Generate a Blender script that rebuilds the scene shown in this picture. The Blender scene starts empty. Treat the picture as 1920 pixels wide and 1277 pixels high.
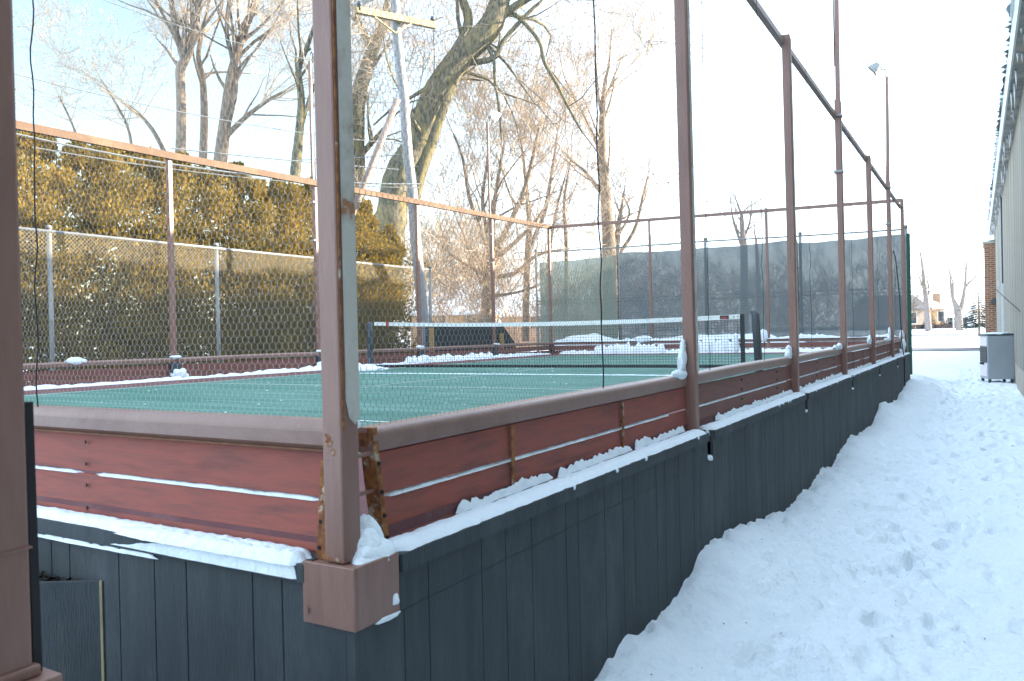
import bpy, math, random
import numpy as np
from mathutils import Vector, Matrix, noise
R_ = math.radians
random.seed(7); np.random.seed(7)
scene = bpy.context.scene
COL = scene.collection

# ---------------------------------------------------------------- camera
F_PX, YAW, PIT, ROL = 1499.7, .5333, -.0071, -.0224
CAM = Vector((1.5214, -1.6431, .6071))
_cy, _sy, _cp, _sp = math.cos(YAW), math.sin(YAW), math.cos(PIT), math.sin(PIT)
_r0 = Vector((_cy, _sy, 0)); FW = Vector((-_sy*_cp, _cy*_cp, _sp)); _u0 = Vector((_sy*_sp, -_cy*_sp, _cp))
RT = _r0*math.cos(ROL) + _u0*math.sin(ROL); UP = -_r0*math.sin(ROL) + _u0*math.cos(ROL)
cam = bpy.data.cameras.new("camera"); co = bpy.data.objects.new("camera", cam); COL.objects.link(co)
cam.sensor_width = 36; cam.lens = 36*F_PX/1920; cam.clip_start = .05; cam.clip_end = 4000
co.matrix_world = Matrix(((RT.x, UP.x, -FW.x, CAM.x), (RT.y, UP.y, -FW.y, CAM.y), (RT.z, UP.z, -FW.z, CAM.z), (0, 0, 0, 1)))
cam.dof.use_dof = True; cam.dof.focus_distance = 7.5; cam.dof.aperture_fstop = 7.5
scene.camera = co

def ray(u, v): return FW + RT*((u-960)/F_PX) - UP*((v-638.5)/F_PX)
def on(u, v, ax, val):
    d = ray(u, v); return CAM + d*((val-CAM[ax])/d[ax])
def dep(u, v, t): return CAM + ray(u, v)*t

# ---------------------------------------------------------------- light
SUN_EL, SUN_AZ = R_(12.5), R_(50)          # azimuth from +Y towards +X
w = bpy.data.worlds.new("World"); scene.world = w; w.use_nodes = True
nt = w.node_tree; N = nt.nodes; L = nt.links
bg = N['Background']; sky = N.new('ShaderNodeTexSky'); sky.sky_type = 'NISHITA'; sky.sun_disc = False
sky.sun_elevation = SUN_EL; sky.sun_rotation = SUN_AZ; sky.air_density = 1.2; sky.dust_density = 1.2; sky.ozone_density = 1.6
bg.inputs['Strength'].default_value = .12
# thin high cloud over most of the sky, open blue away from the sun
tc = N.new('ShaderNodeTexCoord')
blue = ray(40, 40).normalized()
dp = N.new('ShaderNodeVectorMath'); dp.operation = 'DOT_PRODUCT'; L.new(tc.outputs['Generated'], dp.inputs[0]); dp.inputs[1].default_value = blue
ns = N.new('ShaderNodeTexNoise'); ns.inputs['Scale'].default_value = 6; ns.inputs['Detail'].default_value = 5; L.new(tc.outputs['Generated'], ns.inputs['Vector'])
ad = N.new('ShaderNodeMath'); ad.operation = 'MULTIPLY_ADD'; L.new(ns.outputs['Fac'], ad.inputs[0]); ad.inputs[1].default_value = -.10; L.new(dp.outputs['Value'], ad.inputs[2])
mr = N.new('ShaderNodeMapRange'); mr.inputs['From Min'].default_value = .76; mr.inputs['From Max'].default_value = .94
mr.inputs['To Min'].default_value = .60; mr.inputs['To Max'].default_value = .0; L.new(ad.outputs[0], mr.inputs['Value'])
mx = N.new('ShaderNodeMix'); mx.data_type = 'RGBA'; L.new(mr.outputs[0], mx.inputs['Factor']); L.new(sky.outputs[0], mx.inputs['A'])
mx.inputs['B'].default_value = (5.3, 6.4, 7.7, 1)
L.new(mx.outputs['Result'], bg.inputs['Color'])
sd = bpy.data.lights.new("sun", 'SUN'); sd.energy = 5.0; sd.angle = R_(.6); sd.color = (1, .86, .66)
so = bpy.data.objects.new("sun", sd); COL.objects.link(so)
sdir = Vector((math.sin(SUN_AZ)*math.cos(SUN_EL), math.cos(SUN_AZ)*math.cos(SUN_EL), math.sin(SUN_EL)))
so.rotation_euler = sdir.to_track_quat('Z', 'Y').to_euler()
so.location = (30, 10, 30)
vs = scene.view_settings; vs.view_transform = 'Standard'; vs.look = 'None'; vs.gamma = 1; vs.exposure = 2.27
scene.cycles.transparent_max_bounces = 24; scene.cycles.max_bounces = 8

# ---------------------------------------------------------------- materials
MATS = {}
def mat(name, col, rough=.7, metal=0, var=None, vscale=6, vthr=(.45, .7), bump=0, bscale=40, stretch=(1, 1, 1), var2=None, v2scale=2, v2thr=(.55, .7), spec=.4):
    m = bpy.data.materials.new(name); m.use_nodes = True; t = m.node_tree; n = t.nodes; l = t.links
    b = n['Principled BSDF']; b.inputs['Roughness'].default_value = rough; b.inputs['Metallic'].default_value = metal
    b.inputs['Specular IOR Level'].default_value = spec
    c4 = lambda c: (c[0], c[1], c[2], 1)
    b.inputs['Base Color'].default_value = c4(col)
    tc = n.new('ShaderNodeTexCoord'); mp = n.new('ShaderNodeMapping'); mp.inputs['Scale'].default_value = stretch
    l.new(tc.outputs['Object'], mp.inputs['Vector'])
    last = None
    for vc, sc, th in ((var, vscale, vthr), (var2, v2scale, v2thr)):
        if vc is None: continue
        ns = n.new('ShaderNodeTexNoise'); ns.inputs['Scale'].default_value = sc; ns.inputs['Detail'].default_value = 7; ns.inputs['Roughness'].default_value = .62
        l.new(mp.outputs[0], ns.inputs['Vector'])
        r = n.new('ShaderNodeMapRange'); r.inputs['From Min'].default_value = th[0]; r.inputs['From Max'].default_value = th[1]; l.new(ns.outputs['Fac'], r.inputs['Value'])
        x = n.new('ShaderNodeMix'); x.data_type = 'RGBA'; l.new(r.outputs[0], x.inputs['Factor'])
        if last: l.new(last, x.inputs['A'])
        else: x.inputs['A'].default_value = c4(col)
        x.inputs['B'].default_value = c4(vc); last = x.outputs['Result']
    if last: l.new(last, b.inputs['Base Color'])
    if bump:
        ns = n.new('ShaderNodeTexNoise'); ns.inputs['Scale'].default_value = bscale; ns.inputs['Detail'].default_value = 6; l.new(mp.outputs[0], ns.inputs['Vector'])
        bp = n.new('ShaderNodeBump'); bp.inputs['Strength'].default_value = bump; bp.inputs['Distance'].default_value = .02
        l.new(ns.outputs['Fac'], bp.inputs['Height']); l.new(bp.outputs[0], b.inputs['Normal'])
    MATS[name] = m; return m
brown = mat('brown_paint', (.225, .125, .10), .42, 0, (.18, .095, .075), 3, (.4, .7), .12, 25, (6, 6, 1), (.20, .07, .025), 9, (.69, .74), .5)
rust = mat('rusty_steel', (.30, .125, .035), .85, 0, (.13, .045, .02), 28, (.4, .62), .4, 90, (1, 1, 1), (.42, .36, .28), 11, (.58, .64))
rail_m = mat('rail_paint', (.225, .135, .11), .38, 0, (.18, .10, .08), 2.5, (.42, .7), .1, 20, (2, 2, 2), spec=.5)
red = mat('red_board', (.29, .080, .060), .75, 0, (.21, .072, .060), 5, (.42, .66), .25, 60, (1, 1, 8), (.13, .045, .04), 2.4, (.54, .8))
redbrown = mat('brown_board', (.18, .072, .058), .6, 0, (.145, .058, .048), 5, (.42, .66), .2, 60, (1, 1, 8), (.12, .042, .035), 2.2, (.55, .8))
siding_m = mat('slate_siding', (.038, .049, .055), .7, 0, (.052, .064, .070), 4, (.4, .7), .35, 45, (5, 5, .6), (.024, .034, .041), 1.1, (.48, .75), .3)
def wear(m, col, scale, thr, stretch):
    n = m.node_tree.nodes; l = m.node_tree.links; b = n['Principled BSDF']; src = b.inputs['Base Color'].links[0].from_socket
    tc = n.new('ShaderNodeTexCoord'); mp = n.new('ShaderNodeMapping'); mp.inputs['Scale'].default_value = stretch; l.new(tc.outputs['Object'], mp.inputs['Vector'])
    ns = n.new('ShaderNodeTexNoise'); ns.inputs['Scale'].default_value = scale; ns.inputs['Detail'].default_value = 9; ns.inputs['Roughness'].default_value = .72; l.new(mp.outputs[0], ns.inputs['Vector'])
    r = n.new('ShaderNodeMapRange'); r.inputs['From Min'].default_value = thr[0]; r.inputs['From Max'].default_value = thr[1]; l.new(ns.outputs['Fac'], r.inputs['Value'])
    x = n.new('ShaderNodeMix'); x.data_type = 'RGBA'; l.new(r.outputs[0], x.inputs['Factor']); l.new(src, x.inputs['A']); x.inputs['B'].default_value = (*col, 1); l.new(x.outputs['Result'], b.inputs['Base Color'])
wear(siding_m, (.17, .19, .20), 15, (.665, .73), (2, 2, .35)); wear(siding_m, (.10, .085, .06), 5, (.62, .76), (3, 3, .2)); wear(siding_m, (.075, .09, .098), 2.2, (.5, .75), (1, 1, .5))
wear(red, (.34, .15, .12), 16, (.66, .74), (.6, .6, 3)); wear(brown, (.30, .20, .17), 20, (.67, .73), (2, 2, .6)); wear(rail_m, (.30, .21, .18), 14, (.64, .74), (1, 1, 2)); wear(rail_m, (.12, .06, .04), 7, (.66, .74), (1, 1, 1))
groove_m = mat('groove_dark', (.012, .014, .016), .9)
deck_m = mat('green_deck', (.040, .150, .118), .75, 0, (.085, .205, .17), 1.3, (.45, .75), .3, 160, (.35, 3, 1), (.032, .125, .10), .8, (.5, .7))
wear(deck_m, (.17, .29, .26), 2.2, (.48, .76), (.22, 2.6, 1)); wear(deck_m, (.40, .50, .50), 9, (.64, .78), (.4, 3, 1)); wear(deck_m, (.026, .10, .08), 1.1, (.58, .7), (.6, 1.2, 1))
border_m = mat('maroon_deck', (.13, .05, .055), .75, 0, (.20, .10, .10), 3, (.5, .75), .3, 160)
white_m = mat('white_paint', (.72, .75, .75), .6, 0, (.50, .50, .44), 16, (.52, .72))
peel_m = mat('peeling_white', (.47, .455, .41), .75, 0, (.30, .26, .22), 9, (.5, .72), .2, 60, (1, 1, 1), (.30, .14, .06), 9, (.64, .68))
galv = mat('galvanised', (.27, .28, .28), .5, .5, (.19, .19, .19), 10)
wire_m = mat('mesh_wire', (.34, .35, .33), .5, .3)
link_m = mat('chain_link_wire', (.27, .24, .19), .7, .2)
black_m = mat('black_wire', (.015, .015, .018), .7)
net_m = mat('net_cord', (.012, .016, .02), .8)
bluesteel = mat('dark_blue_paint', (.045, .06, .075), .5, 0, (.06, .07, .085), 8)
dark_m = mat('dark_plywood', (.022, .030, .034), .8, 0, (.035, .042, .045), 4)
raw_wood = mat('raw_lumber', (.42, .27, .11), .8, 0, (.30, .18, .07), 6, (.4, .7), .2, 40, (6, 6, 1))
grey_wood = mat('weathered_pole', (.42, .43, .45), .85, 0, (.27, .27, .28), 5, (.42, .66), .5, 20, (8, 8, .5), (.10, .09, .08), 3, (.6, .75))
arm_wood = mat('crossarm_wood', (.36, .30, .19), .85, 0, (.22, .17, .10), 6)
red_wood = mat('reddish_brace', (.30, .25, .23), .8, 0, (.2, .1, .07), 5, stretch=(6, 6, 1))
bark_o = mat('olive_bark', (.17, .155, .105), .95, 0, (.06, .055, .042), 6, (.44, .60), 1.0, 22, (3, 3, .9), (.23, .19, .08), 1.2, (.52, .66))
bark_t = mat('tan_bark', (.27, .21, .16), .95, 0, (.13, .105, .085), 6, (.4, .65), .8, 14, (3, 3, .7))
twig_t = mat('tan_twigs', (.46, .37, .28), .95)
twig_o = mat('grey_twigs', (.17, .14, .11), .95)
twig_r = mat('russet_twigs', (.46, .34, .24), .95, 0, (.20, .12, .07), 1.5)
bark_g = mat('grey_bark', (.28, .24, .22), .95, 0, (.16, .13, .12), 7, (.4, .65), .7, 14, (3, 3, .7))
glass_m = mat('dark_glass', (.02, .025, .03), .15)
brick_w = mat('roof_shingle', (.13, .12, .125), .9, 0, (.2, .19, .2), 3)
tan_wall = mat('tan_house_wall', (.42, .30, .22), .9, 0, (.34, .23, .17), 2)
orange_wall = mat('orange_house_wall', (.44, .25, .12), .9, 0, (.36, .20, .10), 2)
white_wall = mat('white_house_wall', (.66, .62, .58), .9)
conc = mat('concrete', (.42, .39, .33), .9, 0, (.3, .28, .24), 3, (.4, .7), .3, 30)
acgrey = mat('unit_grey', (.36, .40, .43), .38, .25, (.31, .35, .38), 1.2)
acwhite = mat('unit_white', (.72, .70, .76), .5)
fascia_m = mat('pale_fascia', (.60, .68, .70), .4)
asphalt = mat('wet_asphalt', (.10, .10, .11), .8, 0, (.55, .56, .6), .35, (.52, .7), stretch=(.3, 1.5, 1))
litter_m = mat('dead_leaves', (.10, .055, .025), .9, 0, (.04, .025, .015), 20)
needle = mat('spruce_needles', (.022, .036, .032), .9, 0, (.04, .055, .042), 4)

def snow_mat(name='snow', k=1.0):
    m = mat(name, (.75, .835, .90), .8, bump=.55*k, bscale=26, spec=.25)
    n = m.node_tree.nodes; l = m.node_tree.links; b = n['Principled BSDF']
    b.inputs['Subsurface Weight'].default_value = .0
    tc = n.new('ShaderNodeTexCoord'); a = n.new('ShaderNodeTexNoise'); a.inputs['Scale'].default_value = 5; a.inputs['Detail'].default_value = 9; a.inputs['Roughness'].default_value = .65
    l.new(tc.outputs['Object'], a.inputs['Vector'])
    c = n.new('ShaderNodeBump'); c.inputs['Strength'].default_value = .5*k; c.inputs['Distance'].default_value = .06
    l.new(a.outputs['Fac'], c.inputs['Height']); old = [x for x in n if x.type == 'BUMP' and x != c][0]
    l.new(c.outputs[0], old.inputs['Normal']); return m
snow_m = snow_mat(); ground_snow = snow_mat('trodden_snow', 1.5)

def leaf_mat():
    m = mat('arborvitae_foliage', (.23, .155, .020), .85, 0, (.105, .082, .015), 1.3, (.44, .66), var2=(.28, .18, .028), v2scale=5, v2thr=(.52, .72))
    n = m.node_tree.nodes; l = m.node_tree.links; b = n['Principled BSDF']
    tl = n.new('ShaderNodeBsdfTranslucent'); x = n.new('ShaderNodeMixShader'); x.inputs[0].default_value = .45
    l.new(b.inputs['Base Color'].links[0].from_socket, tl.inputs['Color']); l.new(b.outputs[0], x.inputs[1]); l.new(tl.outputs[0], x.inputs[2]); l.new(x.outputs[0], n['Material Output'].inputs['Surface'])
    return m
leaf_m = leaf_mat()

def screen_mat(name, col, op):
    m = bpy.data.materials.new(name); m.use_nodes = True; t = m.node_tree; n = t.nodes; l = t.links
    b = n['Principled BSDF']; b.inputs['Base Color'].default_value = (*col, 1); b.inputs['Roughness'].default_value = .9
    tr = n.new('ShaderNodeBsdfTransparent'); x = n.new('ShaderNodeMixShader')
    tl = n.new('ShaderNodeBsdfTranslucent'); tl.inputs['Color'].default_value = (*col, 1)
    y = n.new('ShaderNodeMixShader'); y.inputs[0].default_value = .16; l.new(b.outputs[0], y.inputs[1]); l.new(tl.outputs[0], y.inputs[2])
    tc = n.new('ShaderNodeTexCoord'); ns = n.new('ShaderNodeTexNoise'); ns.inputs['Scale'].default_value = 3; l.new(tc.outputs['Object'], ns.inputs['Vector'])
    wv = n.new('ShaderNodeTexWave'); wv.bands_direction = 'Z'; wv.inputs['Scale'].default_value = 7; wv.inputs['Distortion'].default_value = 3.5; wv.inputs['Detail'].default_value = 3; l.new(tc.outputs['Object'], wv.inputs['Vector'])
    a = n.new('ShaderNodeMath'); a.operation = 'MULTIPLY_ADD'; l.new(ns.outputs['Fac'], a.inputs[0]); a.inputs[1].default_value = .16; a.inputs[2].default_value = op-.10
    a2 = n.new('ShaderNodeMath'); a2.operation = 'MULTIPLY_ADD'; l.new(wv.outputs['Fac'], a2.inputs[0]); a2.inputs[1].default_value = .07; l.new(a.outputs[0], a2.inputs[2])
    l.new(a2.outputs[0], x.inputs[0]); l.new(tr.outputs[0], x.inputs[1]); l.new(y.outputs[0], x.inputs[2])
    l.new(x.outputs[0], n['Material Output'].inputs['Surface']); return m
scr_green = screen_mat('pale_green_screen', (.16, .205, .18), .84)
scr_blue = screen_mat('blue_grey_screen', (.098, .130, .148), .90)

def brick_mat():
    m = mat('brown_brick', (.24, .12, .07), .9); n = m.node_tree.nodes; l = m.node_tree.links
    br = n.new('ShaderNodeTexBrick'); br.inputs['Color1'].default_value = (.27, .125, .07, 1); br.inputs['Color2'].default_value = (.17, .08, .05, 1); br.inputs['Mortar'].default_value = (.40, .30, .22, 1)
    br.inputs['Scale'].default_value = 1; br.inputs['Brick Width'].default_value = .3; br.inputs['Row Height'].default_value = .10; br.inputs['Mortar Size'].default_value = .014
    tc = n.new('ShaderNodeTexCoord'); mp = n.new('ShaderNodeMapping'); mp.inputs['Rotation'].default_value = (R_(90), 0, 0); l.new(tc.outputs['Object'], mp.inputs['Vector'])
    sp = n.new('ShaderNodeSeparateXYZ'); cb = n.new('ShaderNodeCombineXYZ'); ad = n.new('ShaderNodeMath'); l.new(tc.outputs['Object'], sp.inputs[0])
    l.new(sp.outputs['X'], ad.inputs[0]); l.new(sp.outputs['Y'], ad.inputs[1]); l.new(ad.outputs[0], cb.inputs['X']); l.new(sp.outputs['Z'], cb.inputs['Y'])
    l.new(cb.outputs[0], br.inputs['Vector']); l.new(br.outputs['Color'], n['Principled BSDF'].inputs['Base Color']); return m
brick_m = brick_mat()

def metal_siding_mat():
    m = mat('ribbed_metal_siding', (.33, .31, .26), .55); n = m.node_tree.nodes; l = m.node_tree.links
    tc = n.new('ShaderNodeTexCoord'); sp = n.new('ShaderNodeSeparateXYZ'); l.new(tc.outputs['Object'], sp.inputs[0])
    cb = n.new('ShaderNodeCombineXYZ'); l.new(sp.outputs['Y'], cb.inputs['X'])
    zz = n.new('ShaderNodeMath'); zz.operation = 'MULTIPLY'; zz.inputs[1].default_value = .03; l.new(sp.outputs['Z'], zz.inputs[0]); l.new(zz.outputs[0], cb.inputs['Y'])
    ns = n.new('ShaderNodeTexNoise'); ns.inputs['Scale'].default_value = 2.6; ns.inputs['Detail'].default_value = 5; l.new(cb.outputs[0], ns.inputs['Vector'])
    cr = n.new('ShaderNodeValToRGB'); e = cr.color_ramp.elements; e[0].position = .35; e[0].color = (.20, .19, .16, 1); e[1].position = .66; e[1].color = (.42, .38, .30, 1)
    k = cr.color_ramp.elements.new(.5); k.color = (.29, .29, .26, 1)
    l.new(ns.outputs['Fac'], cr.inputs[0]); l.new(cr.outputs[0], n['Principled BSDF'].inputs['Base Color']); return m
metal_siding = metal_siding_mat()

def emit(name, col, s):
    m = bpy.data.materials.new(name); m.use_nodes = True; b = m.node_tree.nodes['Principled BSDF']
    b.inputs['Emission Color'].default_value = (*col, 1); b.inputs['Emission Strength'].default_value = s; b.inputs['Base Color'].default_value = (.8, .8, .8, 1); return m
sun_glare = emit('sun_glare_glass', (1, .86, .66), 14)  # emission stands in for the sun glaring off the floodlight glass

# ---------------------------------------------------------------- helpers
class MB:
    def __init__(s): s.v = []; s.f = []
    def quad(s, a, b, c, d):
        i = len(s.v); s.v += [tuple(a), tuple(b), tuple(c), tuple(d)]; s.f.append((i, i+1, i+2, i+3))
    def tri(s, a, b, c):
        i = len(s.v); s.v += [tuple(a), tuple(b), tuple(c)]; s.f.append((i, i+1, i+2))
    def hexa(s, P):       # 8 points: bottom 4 ccw, top 4 ccw
        i = len(s.v); s.v += [tuple(p) for p in P]
        for q in ((3, 2, 1, 0), (4, 5, 6, 7), (0, 1, 5, 4), (1, 2, 6, 5), (2, 3, 7, 6), (3, 0, 4, 7)): s.f.append(tuple(i+k for k in q))
    def box(s, x0, y0, z0, x1, y1, z1):
        s.hexa([(x0, y0, z0), (x1, y0, z0), (x1, y1, z0), (x0, y1, z0), (x0, y0, z1), (x1, y0, z1), (x1, y1, z1), (x0, y1, z1)])
    def bar(s, a, b, wx, wy, side=None):    # square bar from a to b
        a, b = Vector(a), Vector(b); d = (b-a).normalized()
        sd = Vector(side) if side else (Vector((1, 0, 0)) if abs(d.x) < .9 else Vector((0, 1, 0)))
        n = d.cross(sd).normalized(); sd = n.cross(d).normalized()
        P = []
        for p in (a, b):
            for (i, j) in ((-1, -1), (1, -1), (1, 1), (-1, 1)): P.append(p + sd*(i*wx/2) + n*(j*wy/2))
        s.hexa(P)
    def tube(s, pts, rad, n=8, cap=True):
        pts = [Vector(p) for p in pts]
        if not hasattr(rad, '__len__'): rad = [rad]*len(pts)
        base = len(s.v); prev = None
        for i, p in enumerate(pts):
            d = (pts[min(i+1, len(pts)-1)] - pts[max(i-1, 0)])
            d = d.normalized() if d.length > 1e-9 else Vector((0, 0, 1))
            if prev is None:
                r = Vector((0, 0, 1)) if abs(d.z) < .9 else Vector((1, 0, 0)); x = d.cross(r).normalized()
            else: x = (prev - d*prev.dot(d)); x = x.normalized() if x.length > 1e-6 else d.orthogonal().normalized()
            prev = x; y = d.cross(x)
            for k in range(n):
                a = 2*math.pi*k/n; q = p + (x*math.cos(a) + y*math.sin(a))*rad[i]; s.v.append((q.x, q.y, q.z))
        for i in range(len(pts)-1):
            for k in range(n):
                k2 = (k+1) % n; s.f.append((base+i*n+k, base+i*n+k2, base+(i+1)*n+k2, base+(i+1)*n+k))
        if cap and n > 2:
            s.f.append(tuple(base+k for k in reversed(range(n)))); s.f.append(tuple(base+(len(pts)-1)*n+k for k in range(n)))
    def lump(s, c, rx, ry, rz, seed=0, nu=14, nv=9, amp=.3, power=1):     # lumpy half-buried blob
        base = len(s.v); c = Vector(c)
        for j in range(nv+1):
            t = math.pi*j/nv
            for k in range(nu):
                a = 2*math.pi*k/nu
                d = Vector((math.sin(t)*math.cos(a), math.sin(t)*math.sin(a), math.cos(t)))
                r = 1 + amp*noise.noise(d*1.7 + Vector((seed*7.1, seed*3.3, 0))) + amp*.5*noise.noise(d*4.1 + Vector((seed*2.1, 5, seed)))
                s.v.append((c.x+d.x*rx*r, c.y+d.y*ry*r, c.z+d.z*rz*r))
        for j in range(nv):
            for k in range(nu):
                k2 = (k+1) % nu; s.f.append((base+j*nu+k, base+(j+1)*nu+k, base+(j+1)*nu+k2, base+j*nu+k2))
    def build(s, name, m, parent=None, smooth=False, bevel=0, mesh=None):
        if mesh is None:
            mesh = bpy.data.meshes.new(name); mesh.from_pydata(s.v, [], s.f); mesh.update()
            mesh.materials.append(m)
            if smooth: mesh.shade_smooth()
        o = bpy.data.objects.new(name, mesh); COL.objects.link(o)
        if parent: o.parent = parent
        if bevel:
            b = o.modifiers.new('bevel', 'BEVEL'); b.width = bevel; b.segments = 2; b.limit_method = 'ANGLE'
        return o

def tag(o, label=None, cat=None, group=None, kind=None):
    if label: o['label'] = label
    if cat: o['category'] = cat
    if group: o['group'] = group
    if kind: o['kind'] = kind
    return o
def thing(name, label, cat, group=None, kind=None, loc=(0, 0, 0)):
    o = bpy.data.objects.new(name, None); o.location = loc; o.empty_display_size = .2; COL.objects.link(o)
    return tag(o, label, cat, group, kind)
def copy_tree(o, parent=None):
    c = o.copy(); COL.objects.link(c)
    if parent: c.parent = parent
    for ch in [k for k in bpy.data.objects if k.parent == o]: copy_tree(ch, c)
    return c

def snow_strip(mb, a, b, wfun, hfun, step=.012, side=(1, 0, 0), seed=0, lift=-.004, nseg=9, lean=0, amp=1.0):
    """irregular ridge of snow lying from a to b, width across `side`"""
    a, b = Vector(a), Vector(b); Ln = (b-a).length; n = max(4, int(Ln/step)); sd = Vector(side); base = len(mb.v)
    for i in range(n+1):
        t = i/n; p = a.lerp(b, t); s = t*Ln
        wob = lambda f, o: noise.noise(Vector((s*f+seed*11.3, o, seed*3.7)))
        end = min(1, t*n/3, (1-t)*n/3)
        w = wfun(s)*(1+amp*(.30*wob(9, 1)+.25*wob(31, 2)))*max(.15, end); h = hfun(s)*(1+amp*(.45*wob(8, 3)+.4*wob(27, 4)+.2*wob(70, 5)))*max(.1, end)
        off = wfun(s)*.12*amp*wob(14, 6)
        for k in range(nseg+1):
            x = -1+2*k/nseg; z = (1-abs(x)**2.6)
            q = p + sd*(off + w*.5*x + lean*h*z) + Vector((0, 0, lift + h*z*(1+.15*noise.noise(Vector((s*40, x*2, seed))))))
            mb.v.append((q.x, q.y, q.z))
    m = nseg+1
    for i in range(n):
        for k in range(nseg): mb.f.append((base+i*m+k, base+i*m+k+1, base+(i+1)*m+k+1, base+(i+1)*m+k))

# ---------------------------------------------------------------- value noise for terrain
_rng = np.random.RandomState(3); _tab = _rng.rand(256, 256)
def vnoise(x, y):
    xi = np.floor(x).astype(int); yi = np.floor(y).astype(int); fx = x-xi; fy = y-yi
    fx = fx*fx*(3-2*fx); fy = fy*fy*(3-2*fy)
    a = _tab[xi % 256, yi % 256]; b = _tab[(xi+1) % 256, yi % 256]; c = _tab[xi % 256, (yi+1) % 256]; d = _tab[(xi+1) % 256, (yi+1) % 256]
    return (a*(1-fx)+b*fx)*(1-fy)+(c*(1-fx)+d*fx)*fy - .5
def fbm(x, y, o=4, g=.5):
    r = 0; am = 1
    for k in range(o): r = r+am*vnoise(x*2**k+17*k, y*2**k+31*k); am *= g
    return r
def base_z(y):
    return np.interp(y, [-1e4, -2, 8, 20, 33, 45, 62, 75, 84, 90, 94, 110, 1e4], [-.98, -.98, -.96, -.93, -.80, -.60, -.38, -.20, -.10, .22, .26, .15, .15])
def ground_z(x, y):
    x = np.asarray(x, float); y = np.asarray(y, float)
    z = base_z(y)
    near = np.clip((2.6-x)/.3, 0, 1)*np.clip((x+.3)/.3, 0, 1)*np.clip((30-y)/8, 0, 1)
    ctc = np.interp(y, [-6, .5, 1.4, 1.8, 2.4, 2.75, 3.05, 3.4, 3.9, 4.5, 5.2, 6.0, 6.7, 7.6, 8.4, 9.0, 9.6, 11, 12.3, 13.2, 15, 17.3, 18.6, 20, 23, 26], [-.88, -.88, -.85, -.79, -.80, -.78, -.68, -.72, -.75, -.80, -.87, -.89, -.84, -.86, -.74, -.70, -.82, -.85, -.62, -.70, -.78, -.62, -.55, -.6, -.85, -.93])
    ctc = ctc + .05*fbm(y*2.3, y*0+5, 6, .66)
    width = .55+.25*fbm(y*.8, y*0+9, 3)
    bank = np.clip(1-(x-.05)/np.maximum(width*1.6, .3), 0, 1); bank = bank*bank*(3-2*bank)
    z = z + near*(ctc-z)*bank
    # scuffed, trodden snow
    z = z + near*(.085*fbm(x*1.5, y*1.2, 4, .55) + .045*fbm(x*5, y*4.2, 4, .62)*(.3+1.4*(vnoise(x*.9, y*.7)+.5)) + (.008+.016*bank)*fbm(x*19, y*18, 3, .65))
    z = z - near*.05*np.exp(-((x-1.25)/.42)**2)
    far = (y > 30)
    z = z + np.where(far, .05*fbm(x*.4, y*.4, 3), 0) + np.where((y > 82) & (y < 93), .22*fbm(x*.7, y*.3, 3), 0)
    z = z + np.where(x < -9.6, .05*fbm(x*.5, y*.5, 3), 0)
    return z
def gz(x, y): return float(ground_z(np.array([x]), np.array([y]))[0])

# ---------------------------------------------------------------- ground
def build_ground():
    xs = np.concatenate([[-900, -400, -200, -120, -80, -55, -40, -30, -24, -19, -15, -12, -10.5, -9.6, -9.2, -6, -3, -1, -.3, -.1, .02], np.arange(.06, 2.45, .024), [2.6, 2.8, 3.4, 5, 9, 18, 40, 100, 300, 900]])
    ys = np.concatenate([[-900, -200, -60, -25, -12, -7, -4.5, -3], np.arange(-2, 10, .026), np.arange(10, 24, .06), np.arange(24, 46, .16), np.arange(46, 100, .5), [105, 115, 140, 200, 400, 1500]])
    X, Y = np.meshgrid(xs, ys); Z = ground_z(X, Y)
    rs = np.random.RandomState(11)
    # footprints up the middle of the path
    fp = []
    for k in range(330):
        y = rs.uniform(.6, 30); x = 1.15+.55*rs.randn()*.75+.2
        if .5 < x < 2.05: fp.append((x, y, rs.uniform(.02, .055)))
    for (x, y, dpt) in fp:
        a = rs.uniform(-.4, .4); ca, sa = math.cos(a), math.sin(a)
        sub = (np.abs(Y-y) < .4) & (np.abs(X-x) < .4)
        u = (X[sub]-x)*ca+(Y[sub]-y)*sa; v = -(X[sub]-x)*sa+(Y[sub]-y)*ca
        r = np.sqrt((u/.065)**2+(v/.14)**2)
        Z[sub] += -dpt*np.exp(-r**3) + dpt*.45*np.exp(-((r-1.35)/.3)**2)
    # loose crumbs thrown up beside the siding
    for k in range(1100):
        y = rs.uniform(-1, 20); x = abs(rs.randn())*.4+.1; h = rs.uniform(.006, .030); s = rs.uniform(.015, .05)
        sub = (np.abs(Y-y) < .15) & (np.abs(X-x) < .15)
        Z[sub] += h*np.exp(-((X[sub]-x)**2+(Y[sub]-y)**2)/(2*s*s*.4))
    nx, ny = len(xs), len(ys)
    V = np.stack([X, Y, Z], -1).reshape(-1, 3)
    i = np.arange(nx*ny).reshape(ny, nx); Fq = np.stack([i[:-1, :-1], i[:-1, 1:], i[1:, 1:], i[1:, :-1]], -1).reshape(-1, 4)
    me = bpy.data.meshes.new('snow_ground'); me.from_pydata(V.tolist(), [], Fq.tolist()); me.materials.append(ground_snow); me.shade_smooth()
    o = bpy.data.objects.new('snow_ground', me); COL.objects.link(o); tag(o, 'trodden snow covering the ground and the path beside the court', 'snow', kind='structure')
build_ground()
mb = MB()
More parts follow.
